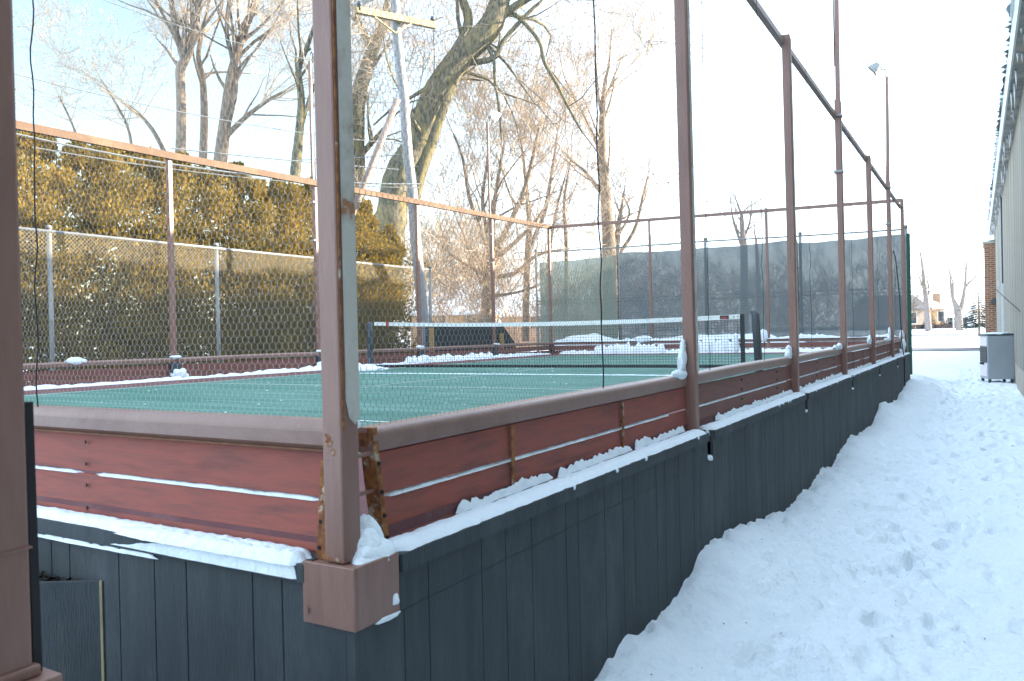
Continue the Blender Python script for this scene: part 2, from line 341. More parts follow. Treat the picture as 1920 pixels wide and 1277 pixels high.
for k in range(170):
    x, y = random.uniform(.15, 2.0), random.uniform(.2, 14)
    a = random.random()*6.28; r_ = random.uniform(.003, .009); z = gz(x, y)+.012; ux = Vector((math.cos(a), math.sin(a), random.uniform(-.3, .3)))*r_; uy = Vector((-math.sin(a), math.cos(a), random.uniform(-.3, .3)))*r_*.45; p = Vector((x, y, z))
    mb.quad(p-ux-uy, p+ux-uy*.4, p+ux+uy, p-ux*.6+uy)
tag(mb.build('leaf_litter', mat('litter_bits', (.16, .10, .06), .9)), 'tiny brown bits of litter scattered on the snow path', 'litter', kind='stuff')
# cleared roadway across the far end, a sheet just above the snow
def strip(name, y0, y1, m, lab, x0=-60, x1=60, dz=.012, ny=10, nx=240):
    mb = MB(); xs = np.linspace(x0, x1, nx+1)
    base = 0
    for j in range(ny+1):
        for x in xs:
            t = j/ny; e0 = y0+.6*float(fbm(np.array([x*.25]), np.array([3.]))[0]); e1 = y1+.6*float(fbm(np.array([x*.25]), np.array([8.]))[0])
            y = e0+(e1-e0)*t; mb.v.append((x, y, gz(x, y)+dz))
    for j in range(ny):
        for i in range(nx): mb.f.append((j*(nx+1)+i, j*(nx+1)+i+1, (j+1)*(nx+1)+i+1, (j+1)*(nx+1)+i))
    tag(mb.build(name, m), lab, 'road', kind='structure')
strip('street', 70, 78, asphalt, 'partly cleared street crossing beyond the path')
strip('driveway', 42.5, 46, asphalt, 'narrow swept lane across the end of the path', dz=.03)

# ---------------------------------------------------------------- the platform court
BAY = 3.048; W = 8.98; LEN = 18.29
XO, YO = .08, -.05       # outer siding faces
DZ = .05
court = thing('platform_court', 'raised green paddle court on dark slate board skirting', 'court')
d = MB(); d.box(-W+.02, .02, -.10, -.02, LEN, DZ-.004); d.build('deck', border_m, court)
d = MB(); d.quad((-7.82, .9, DZ), (-1.05, .9, DZ), (-1.05, 16.7, DZ), (-7.82, 16.7, DZ)); d.build('playing_surface', deck_m, court)
def cline(x0, y0, x1, y1): 
    l = MB(); l.quad((x0, y0, DZ+.004), (x1, y0, DZ+.004), (x1, y1, DZ+.004), (x0, y1, DZ+.004)); l.build('court_line', white_m, court)
for yy in (5.49-.02, 12.8): cline(-7.62, yy, -1.52, yy+.022)
for xx in (-7.64,): cline(xx, 2.44, xx+.03, 15.8)
cline(-7.62, 2.44, -1.52, 2.47); cline(-4.58, 5.51, -4.56, 12.8)

def siding_panel(a, b, out, z0, z1, grooves=True, pitch=.203, parent=None, m=siding_m, name='siding'):
    """vertical grooved plywood from a to b (plan), facing `out`"""
    a, b, out = Vector(a), Vector(b), Vector(out); Ln = (b-a).length; d = (b-a)/Ln; pr = []
    pr.append((0, 0)); sgn = 1 if (d.x+d.y) > 0 else -1; s0 = (a.x+a.y) if sgn > 0 else -(a.x+a.y)
    kk = math.ceil((s0+.02)/pitch)
    while grooves:
        j = .05*math.sin(kk*2.4); k = kk*pitch+j-s0; kk += 1
        if k > Ln-.02: break
        if k < .02: continue
        pr += [(k-.0030, 0), (k-.0014, -.006), (k+.0014, -.006), (k+.0030, 0)]
    pr.append((Ln, 0)); mb = MB()
    for (s, t) in pr:
        p = a+d*s+out*t; mb.v += [(p.x, p.y, z0), (p.x, p.y, z1)]
    nn = len(pr)
    for i in range(nn-1): mb.f.append((2*i, 2*i+2, 2*i+3, 2*i+1))
    # back and top for thickness
    p, q = a-out*.018, b-out*.018
    o0 = len(mb.v); mb.v += [(p.x, p.y, z0), (p.x, p.y, z1), (q.x, q.y, z0), (q.x, q.y, z1)]
    mb.f += [(o0, o0+1, o0+3, o0+2), (1, 2*nn-1, o0+3, o0+1), (0, 1, o0+1, o0), (2*nn-2, o0+2, o0+3, 2*nn-1)]
    return mb.build(name, m, parent)
GZ0 = -1.35; NZ = -.17
siding_panel((XO, YO, 0), (XO, LEN+.05, 0), (1, 0, 0), GZ0, NZ, parent=court)
t = MB(); t.box(XO-.03, YO-.003, GZ0, XO+.003, YO+.03, -.15); t.build('corner_board', siding_m, court, bevel=.003)
siding_panel((-W-.08, YO, 0), (XO-.001, YO, 0), (0, -1, 0), GZ0, -.013, parent=court)
siding_panel((-W-.08, LEN+.05, 0), (-W-.08, YO, 0), (-1, 0, 0), GZ0, -.012, parent=court)
siding_panel((XO, LEN+.05, 0), (-W-.08, LEN+.05, 0), (0, 1, 0), GZ0, -.012, parent=court)
# dark joists seen in the notches behind each post
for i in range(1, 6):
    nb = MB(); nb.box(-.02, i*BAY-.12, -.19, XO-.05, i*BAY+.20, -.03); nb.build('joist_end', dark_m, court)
# upper strip and cap trim bay by bay, leaving a notch beside each post
for i in range(6):
    y0 = i*BAY+(.150 if i else .14); y1 = (i+1)*BAY+(.030 if i < 5 else .05)
    siding_panel((XO, y0, 0), (XO, y1, 0), (1, 0, 0), NZ-.002, -.013, parent=court)
    t = MB(); t.box(XO+.001, y0, -.058, XO+.014, y1, -.012); t.build('trim_board', siding_m, court)
    t = MB(); t.hexa([(-.03, y0, -.012), (XO+.014, y0, -.012), (XO+.014, y1, -.012), (-.03, y1, -.012), (-.03, y0, 0.0), (XO+.014, y0, -.008), (XO+.014, y1, -.008), (-.03, y1, 0.0)]); t.build('ledge', siding_m, court)
t = MB(); t.box(-W-.08, YO-.014, -.058, -.09, YO-.001, -.012); t.build('trim_board', siding_m, court)
t = MB(); t.hexa([(-W-.08, YO-.014, -.012), (-.09, YO-.014, -.012), (-.09, .03, -.012), (-W-.08, .03, -.012), (-W-.08, YO-.014, -.008), (-.09, YO-.014, -.008), (-.09, .03, 0), (-W-.08, .03, 0)]); t.build('ledge', siding_m, court)

# ---- hexagonal wire netting, one shared bay panel (local x along wall, local z up)
def hex_panel(width, height, cw=.0254, ve=.0125, dz=.0078, wv=.0014, wd=.0006):
    cols = int(width/cw); rows = int(height/(ve+dz)); V = []; Fc = []
    def rb(x0, z0, x1, z1, w_):
        dx, dz_ = x1-x0, z1-z0; l = math.hypot(dx, dz_); nx, nz = -dz_/l*w_/2, dx/l*w_/2; i = len(V)
        V.extend([(x0+nx, 0, z0+nz), (x1+nx, 0, z1+nz), (x1-nx, 0, z1-nz), (x0-nx, 0, z0-nz)]); Fc.append((i, i+1, i+2, i+3))
    for r in range(rows):
        z = r*(ve+dz); o = cw/2 if r % 2 else 0
        for c in range(cols):
            x = c*cw+o
            rb(x, z, x, z+ve, wv)
            rb(x, z+ve, x+cw/2, z+ve+dz, wd); rb(x, z+ve, x-cw/2, z+ve+dz, wd)
    me = bpy.data.meshes.new('wire_mesh'); me.from_pydata(V, [], Fc); me.materials.append(wire_m); me.update(); return me
hex_me = hex_panel(BAY, 2.97)
bold_me = hex_panel(BAY, 2.97, wv=.0027, wd=.0012)
fine_me = hex_panel(BAY, 2.97, wv=.0008, wd=.0005)
fine_me.materials[0] = mat('sun_offset_mesh_wire', (.20, .17, .12), .8)  # same wire, colour darkened so direct sun does not whiten it
def add_mesh(parent, loc, rz, me=None):
    o = bpy.data.objects.new('wire_mesh', me or hex_me); COL.objects.link(o); o.parent = parent; o.location = loc; o.rotation_euler = (0, 0, rz); return o

PS = .07
def post(parent, x, y, z1, z0=0.0, s=PS, lean=(0, 0), cap=False, m=brown):
    mb = MB(); mb.bar((x, y, z0), (x+lean[0], y+lean[1], z1), s, s, (1, 0, 0)); o = mb.build('post', m, parent, bevel=.006); return o
def rail_profile(parent, a, b, out, z0, z1, bow=0.0, m=rail_m, depth=.07):
    """bull-nosed bottom rail"""
    a, b, out = Vector(a), Vector(b), Vector(out); n = 14; mb = MB()
    prof = []
    h = z1-z0
    for k in range(9):
        th = math.pi*(.5*k/8); prof.append((-.012+.045*math.sin(th)-.033+.0, z1 - (1-math.cos(th))*.026 - (0 if k < 8 else 0)))
    prof = [(-depth, z0), (-depth, z1)] + [(-.03+.03*math.sin(math.pi*.5*k/6), z1-.03*(1-math.cos(math.pi*.5*k/6))) for k in range(7)] + [(-.002, z0+.012), (-.012, z0)]
    P = len(prof)
    for i in range(n+1):
        t = i/n; c = a.lerp(b, t); bz = bow*4*t*(1-t)
        for (o_, z) in prof: mb.v.append((c.x+out.x*o_, c.y+out.y*o_, z+bz))
    for i in range(n):
        for k in range(P): mb.f.append((i*P+k, i*P+(k+1) % P, (i+1)*P+(k+1) % P, (i+1)*P+k))
    mb.f.append(tuple(range(P))[::-1]); mb.f.append(tuple(n*P+k for k in range(P)))
    o = mb.build('bottom_rail', m, parent); 
    return o
def wavy(x0, y0, z0, x1, y1, z1, amp=.006, n=46, seed=0):
    out = []
    for i in range(n+1):
        t = i/n; out.append((x0+(x1-x0)*t+amp*noise.noise(Vector((t*17, seed, 0))), y0+(y1-y0)*t+amp*noise.noise(Vector((t*17, seed, 9))), z0+(z1-z0)*t))
    return out
def bolts(parent, pts, out, m=groove_m, r=.009):
    mb = MB(); out = Vector(out)
    for p in pts: p = Vector(p); mb.tube([p-out*.002, p+out*.005], r, 8)
    mb.build('bolts', m, parent)
def board(parent, a, b, out, z0, z1, m, th=.02, tilt=0):
    a, b, out = Vector(a), Vector(b), Vector(out)
    P = []
    for z, o in ((z0, tilt), (z1, 0)):
        for p, q in ((a, o), (b, o), (b, o-th), (a, o-th)):
            r = p+out*q; P.append((r.x, r.y, z))
    mb = MB(); mb.hexa(P); return mb.build('kick_board', m, parent, bevel=.003)

# ---- right-hand screen wall (x = 0)
rw = thing('court_fence', 'long brown post and wire screen along the snowy path', 'fence')
tops = [3.46, 3.42, 3.33, 3.47, 3.32, 3.39, 3.43]
tilts = [0, .018, .014, .008, .004, .003, 0]
cp = post(rw, 0, 0, 3.46, .0, lean=(-.004, 0))
for i in range(1, 7):
    po = post(rw, 0, i*BAY, tops[i], -.02, lean=(-.02, 0))
    if i < 6:
        b = MB(); b.bar((.0345, i*BAY+.018, .36), (.0155, i*BAY+.018, tops[i]-.03), .008, .030, (1, 0, 0)); b.build('batten', peel_m, po)
# peeling white batten down the court face of the corner post, rusty strip beside it
b = MB(); bp_ = [(-.0, -.020, 3.4), (-.0, -.018, .44), (-.0, -.006, .392), (-.0, .016, .372), (-.0, .034, .395), (-.0, .036, 3.4)]
for (x, y, z) in bp_: b.v.append((.0385, y+.002, z))
for (x, y, z) in bp_: b.v.append((.0355, y+.002, z))
b.f += [tuple(range(6)), tuple(range(11, 5, -1))]
for k in range(6): b.f.append((k, (k+1) % 6, 6+(k+1) % 6, 6+k))
tag(b.build('batten', peel_m, cp), 'peeling white batten on the corner post')
b = MB(); b.box(.031, -.030, .36, .0368, -.024, 3.4); b.build('rust_seam', rust, cp)
def rust_patch(parent, c, ux, uz, nrm, r, seed):
    mb_ = MB(); c = Vector(c); ux = Vector(ux); nrm = Vector(nrm); pts = []
    for k_ in range(18):
        a_ = 6.283*k_/18; q_ = r*(.6+.8*abs(noise.noise(Vector((math.cos(a_)*1.3, math.sin(a_)*1.3, seed))))*1.5); pts.append(c+ux*(math.cos(a_)*q_)+Vector((0, 0, math.sin(a_)*q_*uz))+nrm*.0012)
    mb_.v += [tuple(p_) for p_ in pts]; mb_.f.append(tuple(range(18))); mb_.build('rust_patch', rust, parent)
for k_, (x_, z_, r_, u_) in enumerate([(-.012, .325, .012, 1.4), (.004, .300, .007, 2.2), (-.02, .345, .006, 1), (.012, .012, .012, .5), (-.018, .010, .010, .5)]): rust_patch(cp, (x_, -.035, z_), (1, 0, 0), u_, (0, -1, 0), r_, k_)
# bracket wrapped round the corner
b = MB()
b.box(-.095, YO-.012, -.165, XO+.012, YO-.0005, .003); b.box(XO+.0005, YO-.0005, -.165, XO+.012, .125, .003)
tag(b.build('corner_bracket', brown, rw, bevel=.003), 'brown steel bracket wrapped round the court corner')
bolts(rw, [(-.08, YO-.012, -.128)], (0, -1, 0), brown, .010)
b = MB(); b.box(-.075, YO+.0, -.02, XO, .11, -.002); b.build('base_plate', brown, rw)
# rusty angles that carried the ends of the boards at the corner
b = MB(); b.hexa([(-.018, .178, -.02), (.000, .178, -.02), (.000, .200, -.02), (-.018, .200, -.02), (-.035, .146, .345), (-.014, .146, .345), (-.014, .168, .345), (-.035, .168, .345)])
b.hexa([(-.052, .178, .0), (-.019, .178, .0), (-.019, .184, .0), (-.052, .184, .0), (-.066, .146, .33), (-.036, .146, .33), (-.036, .152, .33), (-.066, .152, .33)])
tag(b.build('rusty_angle', rust, rw), 'rusty loose angle iron beside the corner post')
b = MB(); b.tube([(-.01, .03, .272), (-.026, .152, .272)], .007, 8); b.build('tie_rod', brown, rw)
b = MB(); b.tube([(-.02, .03, .16), (-.03, .160, .16)], .006, 8); b.build('tie_rod', brown, rw)
bolts(rw, [(-.0-.038*(z+.02), .189-.088*(z+.02), z) for z in (.24, .155, .085, .02)], (1, 0, 0), groove_m, .006)
for i in range(6):
    y0 = i*BAY+(.205 if i == 0 else .036); y1 = (i+1)*BAY-.036
    bm = red if i == 0 else redbrown
    board(rw, (-.03, y0, 0), (-.03, y1, 0), (1, 0, 0), -.012, .131, bm, tilt=.012)
    board(rw, (-.03, y0-.012, 0), (-.03, y1, 0), (1, 0, 0), .142, .268, bm, tilt=.004)
    rail_profile(rw, (-.012, y0-.055 if i == 0 else y0, 0), (-.012, y1, 0), (1, 0, 0), .272, .345, bow=(.0 if i == 0 else .008))
    st = [.31, .66] if i in (0, 3) else [.4, .78]
    for q in st:
        yy = i*BAY+BAY*q
        if i in (0, 3):
            g = MB(); g.box(-.016, yy-.010, -.005, -.011, yy+.010, .266); g.build('board_strap', rust if i == 0 else redbrown, rw)
        bolts(rw, [(-.018, yy, z) for z in (.02, .10, .17, .24)], (1, 0, 0), groove_m, .007)
    add_mesh(rw, (-.012, i*BAY, .35), R_(90), bold_me if i < 2 else hex_me)
    # dark lacing where the netting rolls meet
    for k, q in enumerate((.58, ) if i == 0 else ((.13, .62) if i == 1 else (.30, ))):
        yy = i*BAY+BAY*q; l = MB(); l.tube(wavy(-.006, yy, .35, -.01, yy-.01, 3.3, .012, 60, i*3+k), (.0036 if i == 0 else .0022), 5); l.build('lacing_wire', black_m, rw)
    r = MB(); r.bar((-.055, i*BAY+.03, 3.27), (-.055, (i+1)*BAY+.03, 3.27), .05, .05); r.build('top_rail', brown, rw)
for i in (2, 4):
    g = MB(); g.box(-.085, i*BAY-.06, 3.27, -.036, i*BAY+.03, 3.325); g.build('rail_bracket', brown, rw)
# coax cable hanging by the far corner
l = MB(); l.tube([(.045, 15.30, 2.05), (.05, 15.7, 1.95), (.06, 16.3, 1.2), (.06, 16.6, .3), (.09, 16.75, -.1), (.09, 16.75, -.8)], .009, 6)
tag(l.build('hanging_cable', black_m), 'black cable drooping down the far end of the long screen', 'cable')

# ---- near screen wall (y = 0)
nw = thing('court_fence', 'short near screen with red boards left of the corner post', 'fence')
for i in (1, 2): post(nw, -i*BAY, 0, 3.45, -.02)
post(nw, -W, 0, 3.45, -.02)
b = MB(); b.hexa([(-.083, YO+.030, .0), (-.047, YO+.030, .0), (-.047, YO+.036, .0), (-.083, YO+.036, .0), (-.080, .004, .268), (-.047, .004, .268), (-.047, .010, .268), (-.080, .010, .268)])
tag(b.build('rusty_angle', rust, nw), 'orange rusted angle strip holding the board ends')
bolts(nw, [(-.072, YO+.030+.034*(z/.268), z) for z in (.235, .155, .10, .03)], (0, -1, 0), groove_m, .006)
for i in range(3):
    x1 = -i*BAY-(.07 if i == 0 else .036); x0 = -(i+1)*BAY+.036 if i < 2 else -W+.036
    board(nw, (x0, .03, 0), (x1, .03, 0), (0, -1, 0), .005, .148, red, tilt=.012)
    board(nw, (x0, .03, 0), (x1, .03, 0), (0, -1, 0), .159, .292, red, tilt=.004)
    rail_profile(nw, (x0, .012, 0), (x1-.0+(.03 if i == 0 else 0), .012, 0), (0, -1, 0), .297, .378)
    add_mesh(nw, (-(i+1)*BAY, .012, .38), 0)
    g = MB(); g.box(x0, .006, .2925, x1, .030, .2965); g.build('rust_line', MATS.get('rust_stain') or mat('rust_stain', (.13, .06, .035), .9, 0, (.20, .09, .04), 20), nw)
    r = MB(); r.bar((-i*BAY, .055, 3.27), (-(i+1)*BAY if i < 2 else -W, .055, 3.27), .05, .05); r.build('top_rail', brown, nw)
    xs_ = [-1.22, -2.2] if i == 0 else [-i*BAY-1, -i*BAY-2]
    for x in xs_: bolts(nw, [(x, .018, z) for z in (.03, .11, .185, .262)], (0, -1, 0), redbrown, .0065)
l = MB(); l.tube(wavy(-1.49, .006, .38, -1.43, .006, 3.3, .012, 60, 44), .0028, 5); l.build('lacing_wire', black_m, nw)
l = MB(); l.tube(wavy(-3.6, .006, .38, -3.6, .006, 3.3, .012, 60, 45), .0045, 5); l.build('lacing_wire', black_m, nw)

# ---- left screen wall (x = -W)
lw = thing('court_fence', 'sunlit left screen in front of the tall hedge', 'fence')
ltop = [3.40, 3.41, 3.43, 3.48, 3.54, 3.58, 3.63]
for i in range(1, 7): post(lw, -W, i*BAY+.03, ltop[i], -.02)
for i in range(6):
    y0 = i*BAY+.066; y1 = (i+1)*BAY-.006
    board(lw, (-W+.01, y0, 0), (-W+.01, y1, 0), (1, 0, 0), .03, .145, redbrown)
    board(lw, (-W+.01, y0, 0), (-W+.01, y1, 0), (1, 0, 0), .156, .275, redbrown)
    rail_profile(lw, (-W+.045, y0, 0), (-W+.045, y1, 0), (1, 0, 0), .30, .375, bow=.008)
    add_mesh(lw, (-W+.012, i*BAY, .37), R_(90), fine_me)
    r = MB(); r.bar((-W-.0+.06, i*BAY+.03, ltop[i]-.03), (-W+.06, (i+1)*BAY+.03, ltop[i+1]-.03), .07, .105); r.build('top_rail', MATS.get('sun_offset_rail') or mat('sun_offset_rail', (.105, .060, .036), .8, 0, (.16, .10, .06), 4), lw)  # same brown paint, colour darkened to offset the sun falling on it
    g = MB(); g.box(-W-.03, i*BAY+BAY-.05, .06, -W+.06, i*BAY+BAY+.10, .30); g.build('rail_bracket', bluesteel, lw)

# ---- far screen wall (y = LEN)
fwl = thing('court_fence', 'far end screen crossing between the two long sides', 'fence')
for i in (1, 2): post(fwl, -W*i/3, LEN, 3.55, -.02, .06)
for i in range(3):
    xa, xb = -W+W*i/3, -W+W*(i+1)/3
    board(fwl, (xb-.036, LEN-.03, 0), (xa+.036, LEN-.03, 0), (0, -1, 0), .03, .145, redbrown)
    board(fwl, (xb-.036, LEN-.03, 0), (xa+.036, LEN-.03, 0), (0, -1, 0), .156, .275, redbrown)
    rail_profile(fwl, (xa+.036, LEN-.03, 0), (xb-.036, LEN-.03, 0), (0, -1, 0), .30, .375)
    add_mesh(fwl, (xb-BAY, LEN-.012, .37), 0, fine_me)
    za, zb = 3.60-.17*(i/3), 3.60-.17*((i+1)/3)
    r = MB(); r.bar((xa, LEN+.02, za), (xb, LEN+.02, zb), .06, .075); r.build('top_rail', brown, fwl)

# ---- floodlight poles
def floodlight(x, y, z0, zl, side, glare, label):
    t = thing('floodlight_pole', label, 'floodlight', 'floodlight poles round the court', loc=(x, y, z0))
    mb = MB(); mb.bar((0, 0, 0), (-.02*side, 0, zl-z0), .052, .052); mb.build('pole', brown, t, bevel=.004)
    mb = MB(); h = zl-z0
    mb.tube([(0, 0, h), (0, 0, h+.10), (.02*side, 0, h+.15), (.08*side, 0, h+.16)], .014, 8); mb.build('swivel_arm', galv, t)
    # sloping housing, open towards the court
    c = Vector((.18*side, 0, h+.20)); dn = Vector((.75*side, 0, -.66)).normalized(); sd = Vector((0, 1, 0)); u2 = dn.cross(sd)
    if u2.z < 0: u2 = -u2
    P = []
    for (o, hw, hh) in ((-.09, .07, .05), (.08, .13, .095)):
        for (i, j) in ((-1, -1), (1, -1), (1, 1), (-1, 1)): P.append(c+dn*o+sd*(i*hw)+u2*(j*hh))
    mb = MB(); mb.hexa(P); mb.build('lamp_housing', galv if not glare else white_m, t, bevel=.012)
    mb = MB(); q = [c+dn*.083+sd*(i*.118)+u2*(j*.083) for (i, j) in ((-1, -1), (1, -1), (1, 1), (-1, 1))]; q2 = [p+dn*.01 for p in q]
    mb.hexa(q+q2); mb.build('lamp_glass', sun_glare if glare else glass_m, t)
    mb = MB(); mb.tube([Vector((0, 0, h-2.4))+Vector((.03*side, .03, 0)), Vector((0, 0, h+.02))+Vector((.03*side, .0, 0)), c-dn*.1], .007, 5); mb.build('cable', black_m, t)
    for zz in (.2, .9):
        mb = MB(); mb.box(-.05, -.06, zz, .05, .06, zz+.03); mb.build('clamp', galv, t)
    return t
floodlight(-W-.03, 3*BAY+.03, 2.2, 5.70, 1, True, 'floodlight with emissive sun glare on a pole nearest the hedge, left of the corner post')
floodlight(-W-.03, 5*BAY+.03, 2.2, 5.88, 1, True, 'floodlight with emissive sun glare on a thin pole before the bare bushes at far left corner')
floodlight(-.02, 3*BAY, 2.35, 6.3, -1, False, 'floodlight pole on the path side running out of the top of the picture')
floodlight(-.02, 5*BAY, 2.35, 5.38, -1, False, 'unlit square floodlight on the pole near the far right corner')

# ---- net
net = thing('tennis_net', 'black net with white top band across the green court', 'net')
NX0, NX1, NY = -7.62, -1.28, 9.144
def net_top(x): 
    t = (x-NX0)/(NX1-NX0); return .885+(.815-.885)*t - .055*4*t*(1-t)
mb = MB(); nn = 44
for i in range(nn):
    xa = NX0+(NX1-NX0)*i/nn; xb = NX0+(NX1-NX0)*(i+1)/nn
    for s in (-1, 1): mb.quad((xa, NY+s*.007, net_top(xa)-.062), (xb, NY+s*.007, net_top(xb)-.062), (xb, NY+s*.007, net_top(xb)), (xa, NY+s*.007, net_top(xa)))
    mb.quad((xa, NY-.007, net_top(xa)), (xb, NY-.007, net_top(xb)), (xb, NY+.007, net_top(xb)), (xa, NY+.007, net_top(xa)))
mb.build('top_band', white_m, net)
mb = MB(); cs = .044; k = 0; x = NX0
while x < NX1:
    zt = net_top(x)-.06; mb.quad((x-.0021, NY, .12), (x+.0021, NY, .12), (x+.0021, NY, zt), (x-.0021, NY, zt)); x += cs
for r in range(17):
    pts = [NX0+(NX1-NX0)*i/20 for i in range(21)]
    for xa, xb in zip(pts[:-1], pts[1:]):
        za = .14+(net_top(xa)-.2)*r/16; zb = .14+(net_top(xb)-.2)*r/16
        mb.quad((xa, NY+.001, za-.0017), (xb, NY+.001, zb-.0017), (xb, NY+.001, zb+.0017), (xa, NY+.001, za+.0017))
mb.build('netting', net_m, net)
mb = MB(); mb.bar((NX0, NY, .115), (NX1, NY, .115), .012, .04); mb.build('bottom_band', net_m, net)
mb = MB(); mb.box(NX1-.01, NY-.012, .1, NX1+.045, NY+.012, net_top(NX1)); mb.build('end_strap', net_m, net)
mb = MB(); mb.tube([(-1.055, NY, .04), (-1.085, NY, .74), (-1.09, NY, .80), (-1.11, NY, .835), (-1.15, NY, .85)], [.052, .052, .05, .042, .02], 14); mb.build('net_post', bluesteel, net, smooth=True)
mb = MB(); mb.tube([(-7.73, NY, .04), (-7.73, NY, .86), (-7.73, NY, .89)], [.05, .05, .03], 14); mb.build('net_post', bluesteel, net, smooth=True)
mb = MB(); mb.box(-1.56, NY-.0105, net_top(-1.5)-.055, -1.44, NY-.0075, net_top(-1.5)-.005); st = mb.build('sticker', black_m, net)
redp = mat('sticker_red', (.35, .03, .03), .5)
mb = MB(); mb.hexa([(-1.545, NY-.0125, net_top(-1.5)-.05), (-1.47, NY-.0125, net_top(-1.5)-.05), (-1.47, NY-.0108, net_top(-1.5)-.05), (-1.545, NY-.0108, net_top(-1.5)-.05), (-1.53, NY-.0125, net_top(-1.5)-.022), (-1.45, NY-.0125, net_top(-1.5)-.03), (-1.45, NY-.0108, net_top(-1.5)-.03), (-1.53, NY-.0108, net_top(-1.5)-.022)]); mb.build('emblem', redp, st)
mb = MB()
for xx in (-1.37, -1.32): mb.tube([(xx, NY-.004, net_top(xx)-.03), (xx, NY-.010, net_top(xx)-.03)], .009, 10)
mb.build('eyelets', black_m, net)
mb = MB(); mb.box(-7.36, NY-.011, .80, -7.30, NY-.0075, .885); mb.build('strap_end', redp, net)

# ---------------------------------------------------------------- neighbouring platform's corner post in the foreground
nb = thing('steel_post', 'out of focus brown steel post at the left edge, close to the camera', 'post')
NXp, NYp = -.073, -.871
mb = MB(); mb.bar((NXp, NYp, 0), (NXp-.012, NYp-.004, 3.5), .105, .105, (1, 0, 0)); mb.build('shaft', brown, nb, bevel=.008)
mb = MB(); mb.box(NXp-.12, NYp-.12, -.2, NXp+.088, NYp+.088, -.012); mb.build('corner_bracket', brown, nb, bevel=.006)
mb = MB(); mb.box(NXp-.064, NYp-.064, -.012, NXp+.062, NYp+.062, .010); mb.build('weld_collar', brown, nb, bevel=.005)
mb = MB(); mb.box(NXp-.056, NYp-.056, .228, NXp+.0545, NYp+.0545, .232); mb.build('seam', brown, nb)
mb = MB(); mb.bar((NXp+.026, NYp+.066, -.15), (NXp+.016, NYp+.066, .50), .035, .016, (1, 0, 0)); mb.build('dark_strip', black_m, nb)  # narrow black strip standing just behind the shaft
mb = MB(); mb.hexa([(NXp-.052, NYp-.0555, .36), (NXp-.03, NYp-.0555, .40), (NXp-.03, NYp-.0535, .40), (NXp-.052, NYp-.0535, .36), (NXp-.062, NYp-.0575, 3.4), (NXp-.036, NYp-.0575, 3.4), (NXp-.036, NYp-.0555, 3.4), (NXp-.062, NYp-.0555, 3.4)]); mb.build('batten', white_m, nb)
sk = thing('platform_skirting', 'dark skirting of the neighbouring platform below the foreground post', 'platform')
siding_panel((NXp+.09, -9, 0), (NXp+.09, NYp+.09, 0), (1, 0, 0), GZ0, -.03, parent=sk)
siding_panel((NXp+.09, NYp+.09, 0), (-1.2, NYp+.09, 0), (0, 1, 0), GZ0, -.03, parent=sk)
# dark box against the skirting
bx = thing('planter_box', 'dark open box of dead leaves against the skirting, lower left', 'box')
BXa, BXb, BYa, BYb, BZ = -1.62, -1.02, -.20, YO-.004, -.205
BZf = -.185; Pa = Vector((-1.03, YO-.006, 0)); dv = Vector((-.86, -.51, 0)).normalized(); nv_ = Vector((dv.y, -dv.x, 0)); Pb = Pa+dv*.80; Pc = Vector((Pb.x-.05, YO-.006, 0))
def slab(mb, p, q, n, th, z0, z1): mb.hexa([(p.x, p.y, z0), (q.x, q.y, z0), (q.x+n.x*th, q.y+n.y*th, z0), (p.x+n.x*th, p.y+n.y*th, z0), (p.x, p.y, z1), (q.x, q.y, z1), (q.x+n.x*th, q.y+n.y*th, z1), (p.x+n.x*th, p.y+n.y*th, z1)])
inn = nv_ if nv_.y > 0 else -nv_
mb = MB(); slab(mb, Pb, Pa-dv*.0, inn, .018, GZ0+.1, BZf); slab(mb, Pb+dv*.018, Pc+dv*.018, Vector((1, 0, 0)), .018, GZ0+.1, BZf); mb.build('side_panels', siding_m, bx)
mb = MB(); slab(mb, Pa-dv*.004-inn*.003, Pa+dv*.004-inn*.003, inn, .010, GZ0+.1, BZf+.002); mb.build('corner_trim', arm_wood, bx)
mb = MB()
for k in range(160):
    t_ = random.uniform(.15, .9); p = Pa.lerp(Pb, t_); p = p.lerp(Vector((p.x, YO-.01, 0)), random.uniform(.15, .9)); p.z = BZf-.016+random.uniform(-.004, .010); a = Vector((random.gauss(0, 1), random.gauss(0, 1), random.gauss(0, .5))).normalized()*.010; c = a.orthogonal().normalized()*.006
    mb.quad(p-a-c, p+a-c, p+a+c, p-a+c)
mb.hexa([(q.x, q.y, z) for z in (BZf-.10, BZf-.016) for q in (Pb+inn*.02, Pa+inn*.02+dv*.06, Vector((Pa.x-.06, YO-.008, 0)), Pc+Vector((.05, -.002, 0)))]); mb.build('dead_leaves', mat('shade_black_litter', (.012, .009, .007), .95, 0, (.05, .03, .018), 40, (.6, .7)), bx)  # near-black base paints in the shade inside the box, brown specks are leaves

# ---------------------------------------------------------------- snow lying about the court
def snow_obj(name, mb, label, kind=None, group=None, cat='snow'):
    return tag(mb.build(name, snow_m, smooth=True), label, cat, group, kind)
mb = MB()
for i in range(6):
    y0 = i*BAY+(.14 if i else .13); y1 = (i+1)*BAY+.02
    snow_strip(mb, (.030, y0, 0), (.032, y1, 0), lambda s: .118, lambda s: .024, .014, (1, 0, 0), i, -.006, 11, .1, .38)
